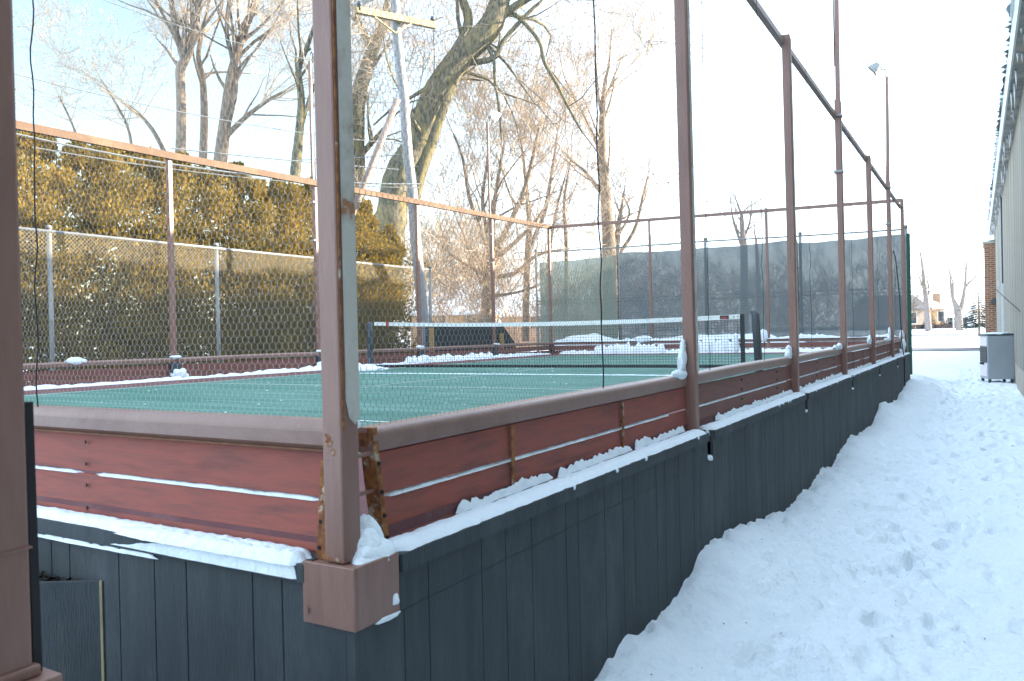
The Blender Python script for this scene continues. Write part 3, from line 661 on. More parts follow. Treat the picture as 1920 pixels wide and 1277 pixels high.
# crumbs hanging over the edge
for k in range(22):
    y = random.uniform(.2, 17); mb.lump((XO+.015, y, -.012), random.uniform(.004, .007), random.uniform(.006, .016), random.uniform(.006, .012), k, 7, 5)
snow_obj('ledge_snow', mb, 'snow lying along the ledge under the boards of the long side', 'stuff')
mb = MB()
for i, (a, b_) in enumerate([(.55, 1.25), (1.29, 2.1), (2.14, 2.92), (3.55, 5.95), (5.2, 6.0), (6.2, 9.0), (9.4, 12.0), (12.4, 15.1), (15.4, 17.6)]):
    snow_strip(mb, (-.006, a, .02), (-.006, b_, .025), lambda s: .022, lambda s: .026+.012*noise.noise(Vector((s*5, 3, 1))), .009, (1, 0, 0), 30+i, -.006, 8, -.2, 1.5)
snow_obj('board_snow', mb, 'broken ridge of snow clinging along the bottom of the long side boards', 'stuff')
mb = MB()
for (a, b_) in [(.20, 2.75), (3.1, 5.9), (6.3, 7.6), (7.8, 8.8), (9.6, 10.9), (11.3, 12.0), (12.9, 14.7), (15.6, 16.6)]:
    snow_strip(mb, (-.037, a, .128), (-.037, b_, .128), lambda s: .022, lambda s: .013, .02, (1, 0, 0), int(a*7), 0, 5)
for (a, b_) in [(-9, -5.2), (-4.6, -3.2), (-2.3, -1.25), (-1.2, -.09)]:
    snow_strip(mb, (a, .037, .146), (b_, .037, .146), lambda s: .022, lambda s: .012, .02, (0, 1, 0), int(abs(a)*5), 0, 5)
snow_obj('gap_snow', mb, 'thin lines of snow packed in the gaps between the red boards', 'stuff')
mb = MB()
snow_strip(mb, (-6, -.012, -.004), (-.10, -.014, -.004), lambda s: .086+.010*math.sin(s*2), lambda s: .028, .014, (0, 1, 0), 71, -.005, 11, -.1, .2)
snow_strip(mb, (-1.12, YO-.004, -.05), (-.098, YO-.004, -.05), lambda s: .012+.022*min(1, s*2), lambda s: .006+.060*min(1, s*1.8), .010, (0, 1, 0), 73, 0, 9, 0, .28)
snow_strip(mb, (-1.10, YO+.008, -.012), (-.098, YO+.008, -.012), lambda s: .02+.055*min(1, s*3), lambda s: .008+.022*min(1, s*3), .010, (0, 1, 0), 74, 0, 9, 0, .25)
snow_obj('ledge_snow', mb, 'snow lying along the ledge under the near red boards', 'stuff')
mb = MB()
snow_strip(mb, (-2.4, YO-.010, -.066), (-.72, YO-.008, -.062), lambda s: .012, lambda s: .012, .010, (0, 1, 0), 72, -.010, 6, 0, 1.5)
snow_obj('frost_patch', mb, 'thin frost streak below the trim board at lower left', 'stuff')
mb = MB()
for i in range(1, 6): mb.lump((XO-.012, i*BAY+.075, NZ+.004), .028, .045, .016, i, 12, 7, .4); mb.lump((XO-.03, i*BAY+.13, -.03), .014, .012, .03, i+9, 9, 6, .4)
mb.lump((XO+.012, .105, -.125), .010, .014, .016, 3, 10, 7); mb.lump((XO+.013, .075, -.166), .008, .05, .007, 4, 10, 6, .5)
snow_obj('snow_pockets', mb, 'small snow pockets caught in the notches and bracket of the skirting', 'stuff')
# mound packed behind the corner post
mb = MB(); mb.lump((.035, .080, -.01), .055, .085, .060, 5, 26, 16, .14); mb.lump((-.005, .105, .0), .05, .05, .10, 6, 22, 14, .14); mb.lump((.052, .05, -.014), .036, .075, .034, 7, 20, 12, .15); mb.lump((.03, .06, .01), .045, .05, .065, 9, 20, 12, .12)
snow_obj('snow_mound', mb, 'white mound of snow packed behind the corner post base')
mb = MB(); mb.lump((-.03, .085, .36), .016, .03, .014, 8, 14, 8); snow_obj('snow_clump', mb, 'small snow cap on the rail end beside the corner post', group='snow clumps on the rails')
def clump(lab, pts):
    m_ = MB()
    for i, (c, r) in enumerate(pts): m_.lump(c, r[0], r[1], r[2], random.randint(0, 99), 16, 10, .35)
    snow_obj('snow_clump', m_, lab, group='snow clumps on the rails')
Y1 = BAY
clump('tall horn shaped snow clump on the rail against the second post', [((-.03, Y1-.13, .35), (.03, .11, .028)), ((-.03, Y1-.075, .42), (.024, .05, .075)), ((-.03, Y1-.055, .50), (.017, .030, .055))])
clump('round snow clump on the rail against the third post', [((-.035, 2*Y1-.10, .36), (.03, .10, .045)), ((-.035, 2*Y1-.07, .41), (.028, .06, .04))])
clump('low pair of snow lumps on the rail left of the fourth post', [((-.035, 3*Y1-.12, .365), (.03, .13, .045)), ((-.035, 3*Y1-.42, .36), (.03, .10, .035))])
clump('rounded snow clump on the rail left of the fifth post', [((-.035, 4*Y1-.14, .39), (.03, .14, .08))])
clump('pointed snow clump on the rail left of the last light pole', [((-.035, 5*Y1-.12, .38), (.03, .13, .06)), ((-.035, 5*Y1-.06, .48), (.025, .05, .12)), ((-.035, 5*Y1-.5, .36), (.03, .5, .03))])
clump('big snow heap in the far right corner of the court', [((-.05, 6*Y1-.3, .40), (.05, .25, .12)), ((.0, 6*Y1-.5, .2), (.03, .5, .12)), ((-.04, 6*Y1-.7, .05), (.05, .6, .1))])
for k, (y, r) in enumerate([(6.13, .10), (4.6, .13), (9.2, .12), (12.2, .13), (15.3, .12)]):
    clump(['low snow lump on the left rail below the middle post', 'thin snow pat on the left rail nearest the camera', 'snow scrap on the left rail at the first light pole', 'snow lump on the left rail left of the dark barrier', 'snow lump on the left rail at the second light pole'][k],
          [((-W+.03, y, .385), (.04, r, .03+.02*(k % 2))), ((-W+.06, y+.05, .12), (.06, r*1.6, .10)) if k in (0, 2, 3) else ((-W+.03, y+.1, .38), (.03, .06, .03))])
mb = MB()
snow_strip(mb, (-W+.09, .3, DZ), (-W+.10, LEN-.2, DZ), lambda s: .15+.05*math.sin(s*1.7), lambda s: .045+.035*max(0, math.sin(s*.9)), .06, (1, 0, 0), 81, -.01, 9)
snow_strip(mb, (-W+.11, 11.5, DZ), (-W+.13, 15.0, DZ), lambda s: .22, lambda s: .13, .05, (1, 0, 0), 82, -.01, 9)
snow_strip(mb, (-W+.3, LEN-.12, DZ), (-.2, LEN-.12, DZ), lambda s: .26, lambda s: .09, .05, (0, 1, 0), 83, -.01, 9)
snow_obj('deck_snow', mb, 'snow swept against the foot of the left and far boards', 'stuff')
for (xa, xb, h, lab) in [(-7.6, -5.5, .24, 'long low snow pile against the far boards, left'), (-5.15, -3.6, .34, 'square shoulder snow pile against the far boards, middle')]:
    mb = MB(); snow_strip(mb, (xa, LEN-.16, DZ), (xb, LEN-.16, DZ), lambda s: .34, lambda s, h=h: h, .04, (0, 1, 0), int(h*100), -.01, 11); snow_obj('snow_pile', mb, lab, group='snow piles at the far end')
for (x, y, h, lab) in [(-7.75, 9.0, .10, 'snow heap round the left net post'), (-8.3, 9.1, .14, 'snow heap between the left net post and the boards'), (-.55, 9.4, .18, 'snow heap by the right net post'), (-2.0, 12, .0, '')]:
    if lab:
        mb = MB(); mb.lump((x, y, DZ), .30, .26, h, int(h*90), 20, 12, .4); mb.lump((x+.2, y+.1, DZ), .2, .2, h*.7, int(h*50), 16, 10, .4); snow_obj('snow_pile', mb, lab, group='snow piles round the net')
mb = MB(); snow_strip(mb, (-W+.1, LEN-.04, .375), (-.15, LEN-.04, .375), lambda s: .06, lambda s: .05+.04*math.sin(s*3), .04, (0, 1, 0), 87, -.004, 8)
mb.lump((-6.2, LEN-.05, .42), .25, .05, .09, 3); mb.lump((-3.1, LEN-.05, .45), .10, .05, .16, 4)
snow_obj('rail_snow', mb, 'snow lying along the far end rail', 'stuff')
mb = MB()
snow_strip(mb, (-7.1, 8.0, DZ+.004), (-1.5, 7.96, DZ+.004), lambda s: .035, lambda s: .008, .03, (0, 1, 0), 88, 0, 4)
for k in range(60):
    x, y = random.uniform(-7.6, -1.3), random.uniform(2, 16); mb.lump((x, y, DZ+.002), random.uniform(.006, .025), random.uniform(.004, .010), .004, k, 6, 4)
snow_obj('frost_line', mb, 'thin line of frozen snow across the green court before the net', 'stuff')

# ---------------------------------------------------------------- left side: chain link fence, hedge, barrier
FX = -10.2
cf = thing('chain_link_fence', 'chain link fence with pale top rail in front of the hedge', 'fence')
fy = [2.05, 5.0, 7.95, 10.9, 14.3]
def chain(mb, p0, ex, w_, z0, z1, pitch=.06, wd=.0034):
    """diamond wire between z0 and z1 along direction ex from p0"""
    p0, ex = Vector(p0), Vector(ex); H = z1-z0; n = int((w_+H)/pitch)
    for s in (1, -1):
        for k in range(-int(H/pitch)-1, int(w_/pitch)+1) if s > 0 else range(0, n+1):
            x0 = k*pitch; x1 = x0+s*H; za, zb = z0, z1
            if s > 0:
                if x0 < 0: za = z0-x0; x0 = 0
                if x1 > w_: zb = z1-(x1-w_); x1 = w_
            else:
                if x1 < 0: zb = z1+x1; x1 = 0
                if x0 > w_: za = z0+(x0-w_); x0 = w_
            if zb <= za: continue
            a, b = p0+ex*x0, p0+ex*x1; dx = ex*(wd*.7); u = Vector((0, 0, wd*.7*s))
            mb.quad((a.x-dx.x, a.y-dx.y, za), (a.x+dx.x, a.y+dx.y, za), (b.x+dx.x, b.y+dx.y, zb), (b.x-dx.x, b.y-dx.y, zb))
for y in fy:
    mb = MB(); mb.tube([(FX, y, -1.1), (FX, y, 2.32)], .036, 10); mb.tube([(FX, y, 2.30), (FX, y, 2.34), (FX, y, 2.36)], [.044, .044, .02], 10); mb.build('post', galv, cf, smooth=True)
mb = MB(); mb.tube([(FX+.02, fy[0], 2.27), (FX+.02, fy[-1], 2.25)], .024, 8); mb.build('top_rail', galv, cf, smooth=True)
for a, b_ in zip(fy[:-1], fy[1:]):
    mb = MB(); chain(mb, (FX+.045, a, 0), (0, 1, 0), b_-a, -.9, 2.26); mb.build('chain_link', link_m, cf)
# barrier
br = thing('plywood_barrier', 'dark plywood barrier with a sloping end behind the left boards', 'barrier')
mb = MB(); P = [(13.75, -1.0), (17.9, -1.0), (17.72, .36), (17.0, .93), (13.75, .93)]
for (y, z) in P: mb.v.append((-9.8, y, z))
for (y, z) in P: mb.v.append((-9.86, y, z))
mb.f += [tuple(range(5)), tuple(range(9, 4, -1))]+[(k, (k+1) % 5, 5+(k+1) % 5, 5+k) for k in range(5)]
mb.build('panel', dark_m, br)
mb = MB(); mb.box(-9.80, 13.55, -1.0, -9.70, 13.74, .82); mb.build('end_post', raw_wood, br)
mb = MB(); mb.box(-9.798, 16.85, -.9, -9.74, 17.0, .66); mb.build('stud', raw_wood, br)
mb = MB(); mb.tube([(-9.35, 13.0, -.9), (-9.35, 13.0, .86)], .045, 10); tag(mb.build('steel_pipe_post', bluesteel), 'short blue grey pipe post left of the dark barrier', 'post')

# hedge: sprays of scale foliage spread through the crown
def leaf_cloud(mb, centers, n, size, rs):
    for _ in range(n):
        (c, r) = centers[rs.randint(len(centers))]
        d = rs.randn(3); d /= np.linalg.norm(d)+1e-9; q = rs.rand()**(1/2.2)
        p = Vector((c[0]+d[0]*r[0]*q, c[1]+d[1]*r[1]*q, c[2]+d[2]*r[2]*q))
        out = Vector((d[0]*.6, d[1]*.6, .55+.5*rs.rand()))+Vector(rs.randn(3).tolist())*.35; out.normalize()
        sd = out.orthogonal().normalized(); a = rs.rand()*6.28; sd = (sd*math.cos(a)+out.cross(sd)*math.sin(a))
        l = size*(.6+.9*rs.rand()); wd = l*.34
        mb.quad(p-sd*wd*.4, p+out*l*.45-sd*wd, p+out*l, p+out*l*.55+sd*wd)
rs = np.random.RandomState(5)
hd = thing('hedge', 'tall golden green arborvitae hedge behind the chain link fence', 'hedge')
cs = []
y = -1.0
while y < 15.4:
    top = 3.86+.20*rs.rand()
    if y > 13.6: top = 3.95-(y-13.6)*.62
    if y > 10.2 and y < 11.0: top -= .25
    for z in np.arange(-.7, top-.1, .42):
        tt = (z+1)/(top+1); rad = .80*(1-tt**5)*.9+.16
        cs.append(((-12.1+.14*rs.randn(), y+.2*rs.randn(), min(z+.15*rs.randn(), top-.42)), (rad*(.85+.2*rs.rand()), rad*(.55+.25*rs.rand()), .38+.2*rs.rand())))
    for _k in range(3): cs.append(((-12.1+.25*rs.randn(), y+.22*rs.randn(), top-.05+.1*rs.rand()), (.14, .14, .22)))
    y += .30
mb = MB(); leaf_cloud(mb, cs, 430000, .066, rs); mb.build('foliage', leaf_m, hd)
mb = MB()
for y in np.arange(-.6, 15.2, .95):
    h = 3.2 if y < 13.5 else 2.0
    mb.tube([(-12.15, y, -1.1), (-12.15+.1*rs.randn(), y+.1*rs.randn(), h*.5), (-12.1, y+.1*rs.randn(), h)], [.09, .06, .02], 6)
mb.build('stems', bark_t, hd)
# tangle of bare brush along the foot of the hedge
# ---------------------------------------------------------------- utility pole and brace
up = thing('utility_pole', 'leaning grey timber utility pole with a wooden crossarm', 'utility pole')
PA = on(797, 640, 0, -9.9); PB = dep(734, -60, 15.6); PA0 = PA+(PA-PB).normalized()*1.8
mb = MB(); n = 16; mb.tube([PA0.lerp(PB, k/n)+Vector((.012*math.sin(k*1.7), .012*math.cos(k*2.1), 0)) for k in range(n+1)], [.142-.05*k/n for k in range(n+1)], 14); mb.build('pole', grey_wood, up, smooth=True)
ca, cb = dep(667, 18, 15.2), dep(815, 48, 16.4)
mb = MB(); mb.bar(ca, cb, .11, .13); mb.build('crossarm', arm_wood, up, bevel=.005)
mb = MB(); mb.bar(dep(664, 12, 15.5), dep(730, -22, 15.5), .08, .10); mb.build('upper_arm', grey_wood, up)
mid = dep(741, 62, 15.5)
for q in (dep(703, 32, 15.3), dep(771, 44, 16.0)):
    mb = MB(); mb.bar(mid, q, .03, .03); mb.build('arm_brace', arm_wood, up)
for (u, v, t) in ((674, 10, 15.15), (811, 38, 16.35)):
    p = dep(u, v, t); mb = MB(); mb.tube([p+Vector((0, 0, -.09)), p+Vector((0, 0, -.02)), p, p+Vector((0, 0, .05)), p+Vector((0, 0, .08))], [.018, .018, .05, .045, .02], 10); mb.build('insulator', bluesteel, up, smooth=True)
mb = MB()
for k in range(12):
    p = PA0.lerp(PB, .22+k*.055); s = 1 if k % 2 else -1; mb.tube([p, p+RT*(.19*s)], .010, 5)
mb.build('step_bolts', galv, up)
bp2 = MB(); a, b_ = dep(660, 402, 16.5), dep(746, 185, 15.9); a = a+(a-b_)*.9; bp2.tube([a, b_], [.085, .065], 10); tag(bp2.build('brace_pole', red_wood, smooth=True), 'reddish slanting brace pole propping the utility pole', 'pole')
# overhead wires
def sag(a, b, s, n=24): return [a.lerp(b, i/n)-Vector((0, 0, s*4*(i/n)*(1-i/n))) for i in range(n+1)]
def wire(lab, a, b, s, r=.010, m=None):
    mb = MB(); mb.tube(sag(a, b, s), r, 5); tag(mb.build('overhead_wire', m or galv), lab, 'wire', 'overhead wires')
wire('wire crossing the blue sky high above the hedge on the left', dep(25, 138, 12), dep(755, 270, 16.2), .15, .009)
wire('topmost wire crossing the sky at upper left', dep(140, -20, 13), dep(752, 140, 16.2), .2, .008)
wire('pale thick wire running along the hedge top', dep(25, 250, 12.5), dep(790, 345, 16.5), .22, .016)
wire('thin pale wire just under the thick hedge top wire', dep(60, 276, 12.6), dep(790, 352, 16.6), .15, .010)
wire('short white wire above the left rail behind the corner post', dep(320, 278, 14), dep(748, 318, 16.3), .02, .012)
wire('low wire from the utility pole passing behind the corner post', dep(560, 300, 16), dep(748, 290, 16.3), .02, .010)

# ---------------------------------------------------------------- trees
def grow(mb_t, mb_c, p, d, ln, r, lvl, rs, P):
    """recursive limb; thick wood to mb_t, twigs to mb_c"""
    segs = max(3, int(ln/(P['seg']*(1 if lvl < 2 else .6)))); pts = [p.copy()]; rad = [r]; dd = d.copy(); kids = []
    for i in range(segs):
        t = (i+1)/segs
        dd = (dd + Vector(rs.randn(3).tolist())*P['wander']*(1+.3*lvl) + Vector((0, 0, 1))*P['up'](lvl, t)).normalized()
        p = p + dd*(ln/segs); pts.append(p.copy()); rad.append(max(P['rmin'], r*(1-t*P['taper'])))
        if lvl < P['lv'] and t > P['start'](lvl) and rs.rand() < P['dens'](lvl): kids.append((p.copy(), dd.copy(), rad[-1], t))
    (mb_t if r > P['split'] else mb_c).tube(pts, rad, 7 if r > .1 else (5 if r > .03 else 3), False)
    if lvl >= P['lv']: return
    kids.append((p.copy(), dd.copy(), rad[-1], 1)); 
    for (q, kd, kr, t) in kids:
        nb_ = 2 if t == 1 else 1
        for _ in range(nb_):
            ax = kd.orthogonal().normalized(); a = rs.rand()*6.283; ax = (ax*math.cos(a)+kd.cross(ax)*math.sin(a))
            an = R_(P['ang'][0]+rs.rand()*(P['ang'][1]-P['ang'][0])); nd = (kd*math.cos(an)+ax*math.sin(an)).normalized()
            grow(mb_t, mb_c, q, nd, ln*(P['lr'][0]+rs.rand()*(P['lr'][1]-P['lr'][0])), max(P['rmin'], kr*(.45+.25*rs.rand())), lvl+1, rs, P)
def params(**k):
    P = dict(seg=.55, wander=.10, up=lambda l, t: .03, taper=.72, rmin=.0045, lv=4, start=lambda l: .25 if l else .35, dens=lambda l: .75, ang=(22, 55), lr=(.42, .68), split=.035)
    P.update(k); return P
def poly_limb(mb, pix, rads, t, n=10, seed=0, sub=6):
    """limb along a traced line of picture points at distance t, with lumpy bark"""
    ctrl = [dep(u, v, t if not hasattr(t, '__len__') else t[i]) for i, (u, v) in enumerate(pix)]
    pts = []; rr = []
    for i in range(len(ctrl)-1):
        p0 = ctrl[max(i-1, 0)]; p1 = ctrl[i]; p2 = ctrl[i+1]; p3 = ctrl[min(i+2, len(ctrl)-1)]
        for k in range(sub):
            s = k/sub; q = .5*((2*p1)+(p2-p0)*s+(2*p0-5*p1+4*p2-p3)*s*s+(3*p1-p0-3*p2+p3)*s**3); pts.append(q)
            rr.append((rads[i]+(rads[i+1]-rads[i])*s)*(1+.10*noise.noise(Vector((len(pts)*.7, seed, 0)))))
    pts.append(ctrl[-1]); rr.append(rads[-1])
    mb.tube(pts, rr, n, True); return pts, rr
def tree(name, label, t, limbs, wood, twig, P, seed, group=None, tw=lambda i: 1, nsub=5, px=None, cat='tree'):
    """limbs: list of (pixel line, width in px start..end list)"""
    T = thing(name, label, cat, group); rs = np.random.RandomState(seed); mt = MB(); mc = mt if P.get('merge') else MB(); k = t/F_PX/2
    for i, (pix, wd) in enumerate(limbs):
        pts, rr = poly_limb(mt, pix, [max(.012, w_*k) for w_ in wd], t, 10, seed+i)
        m = len(pts)
        for _ in range(int(nsub*tw(i))):
            j = rs.randint(int(m*.30), m); q = pts[j]; dd = (pts[min(j+1, m-1)]-pts[max(j-1, 0)]).normalized()
            ax = dd.orthogonal().normalized(); a = rs.rand()*6.283; ax = ax*math.cos(a)+dd.cross(ax)*math.sin(a); an = R_(rs.uniform(25, 65)); nd = dd*math.cos(an)+ax*math.sin(an)
            grow(mt, mc, q.copy(), nd, P['len']*(.5+rs.rand()*.8)*(1 if rr[j] < .15 else 1.15), min(rr[j]*.5, P.get('br', .07)), 1, rs, P)
        if pix[-1][1] > -40:
            grow(mt, mc, pts[-1].copy(), (pts[-1]-pts[-3]).normalized(), P['len']*.9, rr[-1]*.9, 1, rs, P)
    mt.build('trunk', wood, T, smooth=True)
    if mc.v and mc is not mt: mc.build('twigs', twig, T)
    return T
PT = params(len=2.7, lv=5, seg=.5, lr=(.45, .72), dens=lambda l: .50, ang=(18, 48), up=lambda l, t: .04, rmin=.0042, br=.07)
# three-stem bare tree behind the hedge, left
tree('bare_tree', 'bare forked tree with two tall stems behind the left part of the hedge', 24, [
    ([(338, 300), (340, 210), (338, 130), (345, 112), (330, 60), (318, -20)], [19, 18, 17, 16, 12, 9]),
    ([(340, 130), (356, 95), (366, 50), (372, 10), (368, -40)], [14, 13, 13, 12, 9])], bark_t, twig_t, PT, 21, 'bare trees behind the hedge', nsub=13)
tree('bare_tree', 'slim straight bare tree between the forked tree and the thick leaning tree', 27, [
    ([(380, 310), (383, 220), (380, 150), (372, 100), (385, 40), (398, -30)], [16, 14, 12, 9, 7, 4])], bark_t, twig_t, PT, 22, 'bare trees behind the hedge', nsub=12)
tree('bare_tree', 'thick bare tree leaning right with many upright stems above the hedge', 25, [
    ([(412, 310), (422, 230), (432, 150), (446, 95), (470, 30), (482, -30)], [26, 22, 18, 14, 10, 7]),
    ([(424, 240), (440, 170), (436, 110), (425, 60), (432, -20)], [14, 12, 10, 8, 6]),
    ([(425, 255), (460, 220), (500, 190), (535, 170)], [11, 9, 7, 4])], bark_t, twig_t, PT, 23, 'bare trees behind the hedge', nsub=12)
tree('bare_tree', 'low spreading bare tree at far left against the blue sky', 26, [
    ([(320, 310), (290, 250), (262, 215), (235, 195), (200, 170)], [9, 8, 6, 5, 3]),
    ([(250, 300), (240, 240), (215, 190), (190, 150)], [6, 5, 4, 3]),
    ([(150, 270), (130, 220), (110, 180)], [5, 4, 3])], bark_t, twig_t, params(len=1.9, lv=4, seg=.4, dens=lambda l: .5, ang=(18, 48), rmin=.0048, br=.05), 24, 'bare trees behind the hedge', nsub=13)
tree('bare_tree', 'crooked bare tree just left of the corner post behind the light pole', 23, [
    ([(552, 340), (560, 260), (565, 190), (560, 130), (575, 90), (592, 40)], [22, 17, 14, 12, 9, 6]),
    ([(562, 250), (590, 160), (640, 90)], [8, 7, 4])], bark_o, twig_t, PT, 25, 'bare trees behind the hedge', nsub=7)
# big leaning tree
PB_ = params(len=2.8, lv=4, seg=.55, lr=(.5, .75), dens=lambda l: .22, ang=(20, 55), up=lambda l, t: -.02 if l < 3 else -.05, rmin=.0062, br=.07, wander=.13)
tree('leaning_tree', 'massive olive grey tree leaning right above the utility pole', 24, [
    ([(720, 600), (724, 470), (735, 400), (748, 330), (775, 280), (815, 180), (862, 110), (915, 55), (935, 10), (950, -60)], [78, 70, 60, 56, 52, 50, 48, 46, 40, 30]),
    ([(776, 380), (790, 320), (806, 270), (830, 200), (852, 150)], [22, 24, 26, 24, 18]),
    ([(830, 175), (850, 110), (870, 70), (878, 35), (868, 0), (862, -40)], [26, 24, 22, 18, 16, 12]),
    ([(895, 80), (930, 40), (962, 15), (1010, -15), (1060, -40)], [20, 18, 15, 12, 9]),
    ([(872, 118), (905, 115), (930, 105), (945, 75), (985, 30), (1012, 5)], [12, 11, 10, 9, 8, 6]),
    ([(908, 78), (925, 110), (928, 150), (936, 205), (940, 260)], [8, 7, 6, 5, 3]),
    ([(950, 15), (985, 45), (1012, 80), (1020, 115), (1045, 160), (1065, 200), (1090, 245)], [8, 8, 7, 7, 6, 5, 4]),
    ([(915, 85), (950, 120), (975, 155), (1000, 190)], [6, 5, 4, 2]),
    ([(765, 215), (790, 195), (812, 175)], [5, 6, 7]), ([(700, 235), (735, 205), (800, 165)], [3, 5, 8])], bark_o, twig_o, PB_, 31, nsub=3, tw=lambda i: 1.6 if i in (3, 4, 6) else .5)
tree('leaning_tree', 'grey forked tree trunk between the corner post and the utility pole', 26, [
    ([(665, 420), (668, 330), (668, 250), (672, 180), (690, 120), (705, 75), (722, 40), (730, -20)], [36, 34, 32, 30, 26, 22, 18, 14]),
    ([(692, 85), (682, 60), (672, 40), (668, 0)], [15, 13, 11, 8]),
    ([(668, 300), (695, 270), (720, 240)], [14, 10, 6])], bark_o, twig_t, PB_, 32, nsub=4)
# trees behind the far end
PS_ = params(len=2.2, lv=5, seg=.45, lr=(.45, .7), dens=lambda l: .5, ang=(14, 42), up=lambda l, t: .06, rmin=.0044, br=.05)
tree('bare_tree', 'many limbed bare tree with a thick low trunk behind the thin floodlight pole', 27, [
    ([(912, 640), (916, 560), (918, 510), (922, 470)], [30, 26, 23, 20]),
    ([(920, 520), (890, 505), (850, 480), (820, 455)], [8, 7, 5, 3]),
    ([(922, 480), (900, 430), (880, 370), (868, 300), (850, 250)], [9, 8, 7, 5, 3]),
    ([(922, 475), (925, 400), (935, 330), (945, 270)], [11, 9, 7, 4]),
    ([(924, 480), (960, 410), (985, 350), (1000, 290), (1010, 240)], [12, 10, 9, 7, 4]),
    ([(924, 490), (965, 455), (1000, 420), (1020, 390)], [10, 8, 7, 4]),
    ([(924, 520), (965, 512), (1005, 480), (1040, 470)], [9, 8, 6, 4]), ([(924, 555), (970, 548), (1010, 535)], [6, 5, 3]),
    ([(920, 470), (905, 380), (915, 290), (912, 230)], [8, 7, 5, 3])], bark_t, twig_t, PS_, 41, 'bare trees past the far end', nsub=6)
tree('bare_tree', 'tall slender bare tree rising behind the far screen, left of the second post', 29, [
    ([(1145, 640), (1142, 470), (1138, 400), (1130, 300), (1130, 210), (1135, 150)], [28, 26, 22, 17, 12, 7]),
    ([(1136, 370), (1115, 345), (1095, 320), (1070, 300)], [10, 8, 6, 4]), ([(1132, 290), (1110, 250), (1080, 190), (1060, 150)], [8, 7, 5, 3]),
    ([(1130, 200), (1140, 170), (1158, 145)], [7, 5, 3]), ([(1130, 230), (1122, 180), (1118, 130)], [6, 5, 3])], bark_t, twig_t, PS_, 42, 'bare trees past the far end', nsub=5)
tree('bare_tree', 'small bare tree with upswept branches right of the tall slender one', 30, [
    ([(1152, 640), (1156, 470), (1160, 420), (1165, 390)], [14, 12, 9, 6]), ([(1158, 480), (1190, 430), (1205, 370), (1215, 330)], [8, 7, 5, 3]), ([(1160, 440), (1180, 400), (1170, 370)], [5, 4, 3])], bark_t, twig_t,
    params(len=1.3, lv=3, seg=.35, dens=lambda l: .6, ang=(16, 45), rmin=.0075, br=.04), 43, 'bare trees past the far end', nsub=5)
tree('bare_tree', 'dark thin bare tree seen over and through the far windscreen', 34, [
    ([(1396, 640), (1395, 480), (1392, 430), (1390, 400)], [16, 13, 9, 6]), ([(1394, 470), (1380, 430), (1372, 400)], [6, 5, 3]), ([(1393, 450), (1405, 420), (1408, 395)], [5, 4, 3]), ([(1420, 640), (1422, 540), (1418, 450)], [11, 9, 5])], bark_g, twig_o,
    params(len=1.0, lv=3, seg=.35, dens=lambda l: .5, ang=(16, 45), rmin=.007, br=.04), 44, 'bare trees past the far end', nsub=4)
PX_ = params(len=1.5, lv=4, seg=.4, lr=(.45, .7), dens=lambda l: .6, ang=(12, 40), up=lambda l, t: .08, rmin=.0046, br=.03)
tree('bare_tree', 'twiggy bare tree standing between the floodlight pole and the far left corner', 31, [
    ([(985, 640), (988, 500), (992, 420), (985, 330), (975, 250)], [14, 12, 10, 7, 3]), ([(990, 470), (1020, 400), (1035, 320), (1045, 250)], [9, 8, 6, 3]), ([(1060, 640), (1062, 470), (1058, 380), (1070, 300)], [9, 8, 6, 3]), ([(1030, 640), (1028, 500), (1042, 400), (1060, 330)], [8, 7, 5, 3])], bark_t, twig_r, PX_, 45, 'bare trees past the far end', nsub=7)
# underbrush
def thicket(name, label, u0, u1, v0, v1, t0, t1, n, twig, seed, h=(1.5, 4)):
    rs = np.random.RandomState(seed); mc = MB(); P = params(len=1, lv=3, seg=.35, lr=(.5, .8), dens=lambda l: .7, ang=(12, 50), up=lambda l, t: .06, rmin=.005, wander=.16, split=99)
    for k in range(n):
        t = rs.uniform(t0, t1); u = rs.uniform(u0, u1); q = dep(u, 620, t); q.z = gz(q.x, q.y)-.1
        grow(mc, mc, q, Vector((rs.randn()*.25, rs.randn()*.25, 1)).normalized(), rs.uniform(*h), rs.uniform(.012, .03), 0, rs, P)
    tag(mc.build(name, twig), label, 'brush', kind='stuff')
thicket('underbrush', 'dense russet brush and saplings filling the gap past the left fence', 760, 1010, 0, 0, 24, 36, 42, twig_r, 51, (1.5, 3.4))
thicket('underbrush', 'brownish brush standing behind the far windscreen', 1010, 1690, 0, 0, 27.5, 38, 90, twig_r, 52, (1.2, 2.3))
# ---------------------------------------------------------------- far fence with windscreens
ff = thing('windscreen_fence', 'galvanised fence hung with blue grey windscreens past the far end', 'fence')
FY = 20.5
fx = [(-10.6, 3.22), (-7.8, 3.17), (-5.18, 3.15), (-2.63, 3.09), (-.12, 3.05)]
for (x, z) in fx:
    mb = MB(); mb.tube([(x, FY, -1.0), (x, FY, z)], .038, 10); mb.tube([(x, FY, z), (x, FY, z+.05), (x, FY, z+.08)], [.05, .05, .01], 10); mb.build('post', galv, ff, smooth=True)
for (a, b_) in zip(fx[:-1], fx[1:]):
    mb = MB(); mb.tube([(a[0], FY, a[1]-.04), (b_[0], FY, b_[1]-.04)], .022, 8); mb.build('top_rail', galv, ff, smooth=True)
mb = MB()
for z in (1.45, 1.55): mb.tube([(-10.6, FY-.03, z+.1), (-.12, FY-.03, z)], .010, 5)
mb.build('tension_wire', black_m, ff)
mb = MB(); chain(mb, (-10.6, FY+.05, 0), (1, 0, 0), 10.48, -.8, 3.02, .075, .004); mb.build('chain_link', link_m, ff)
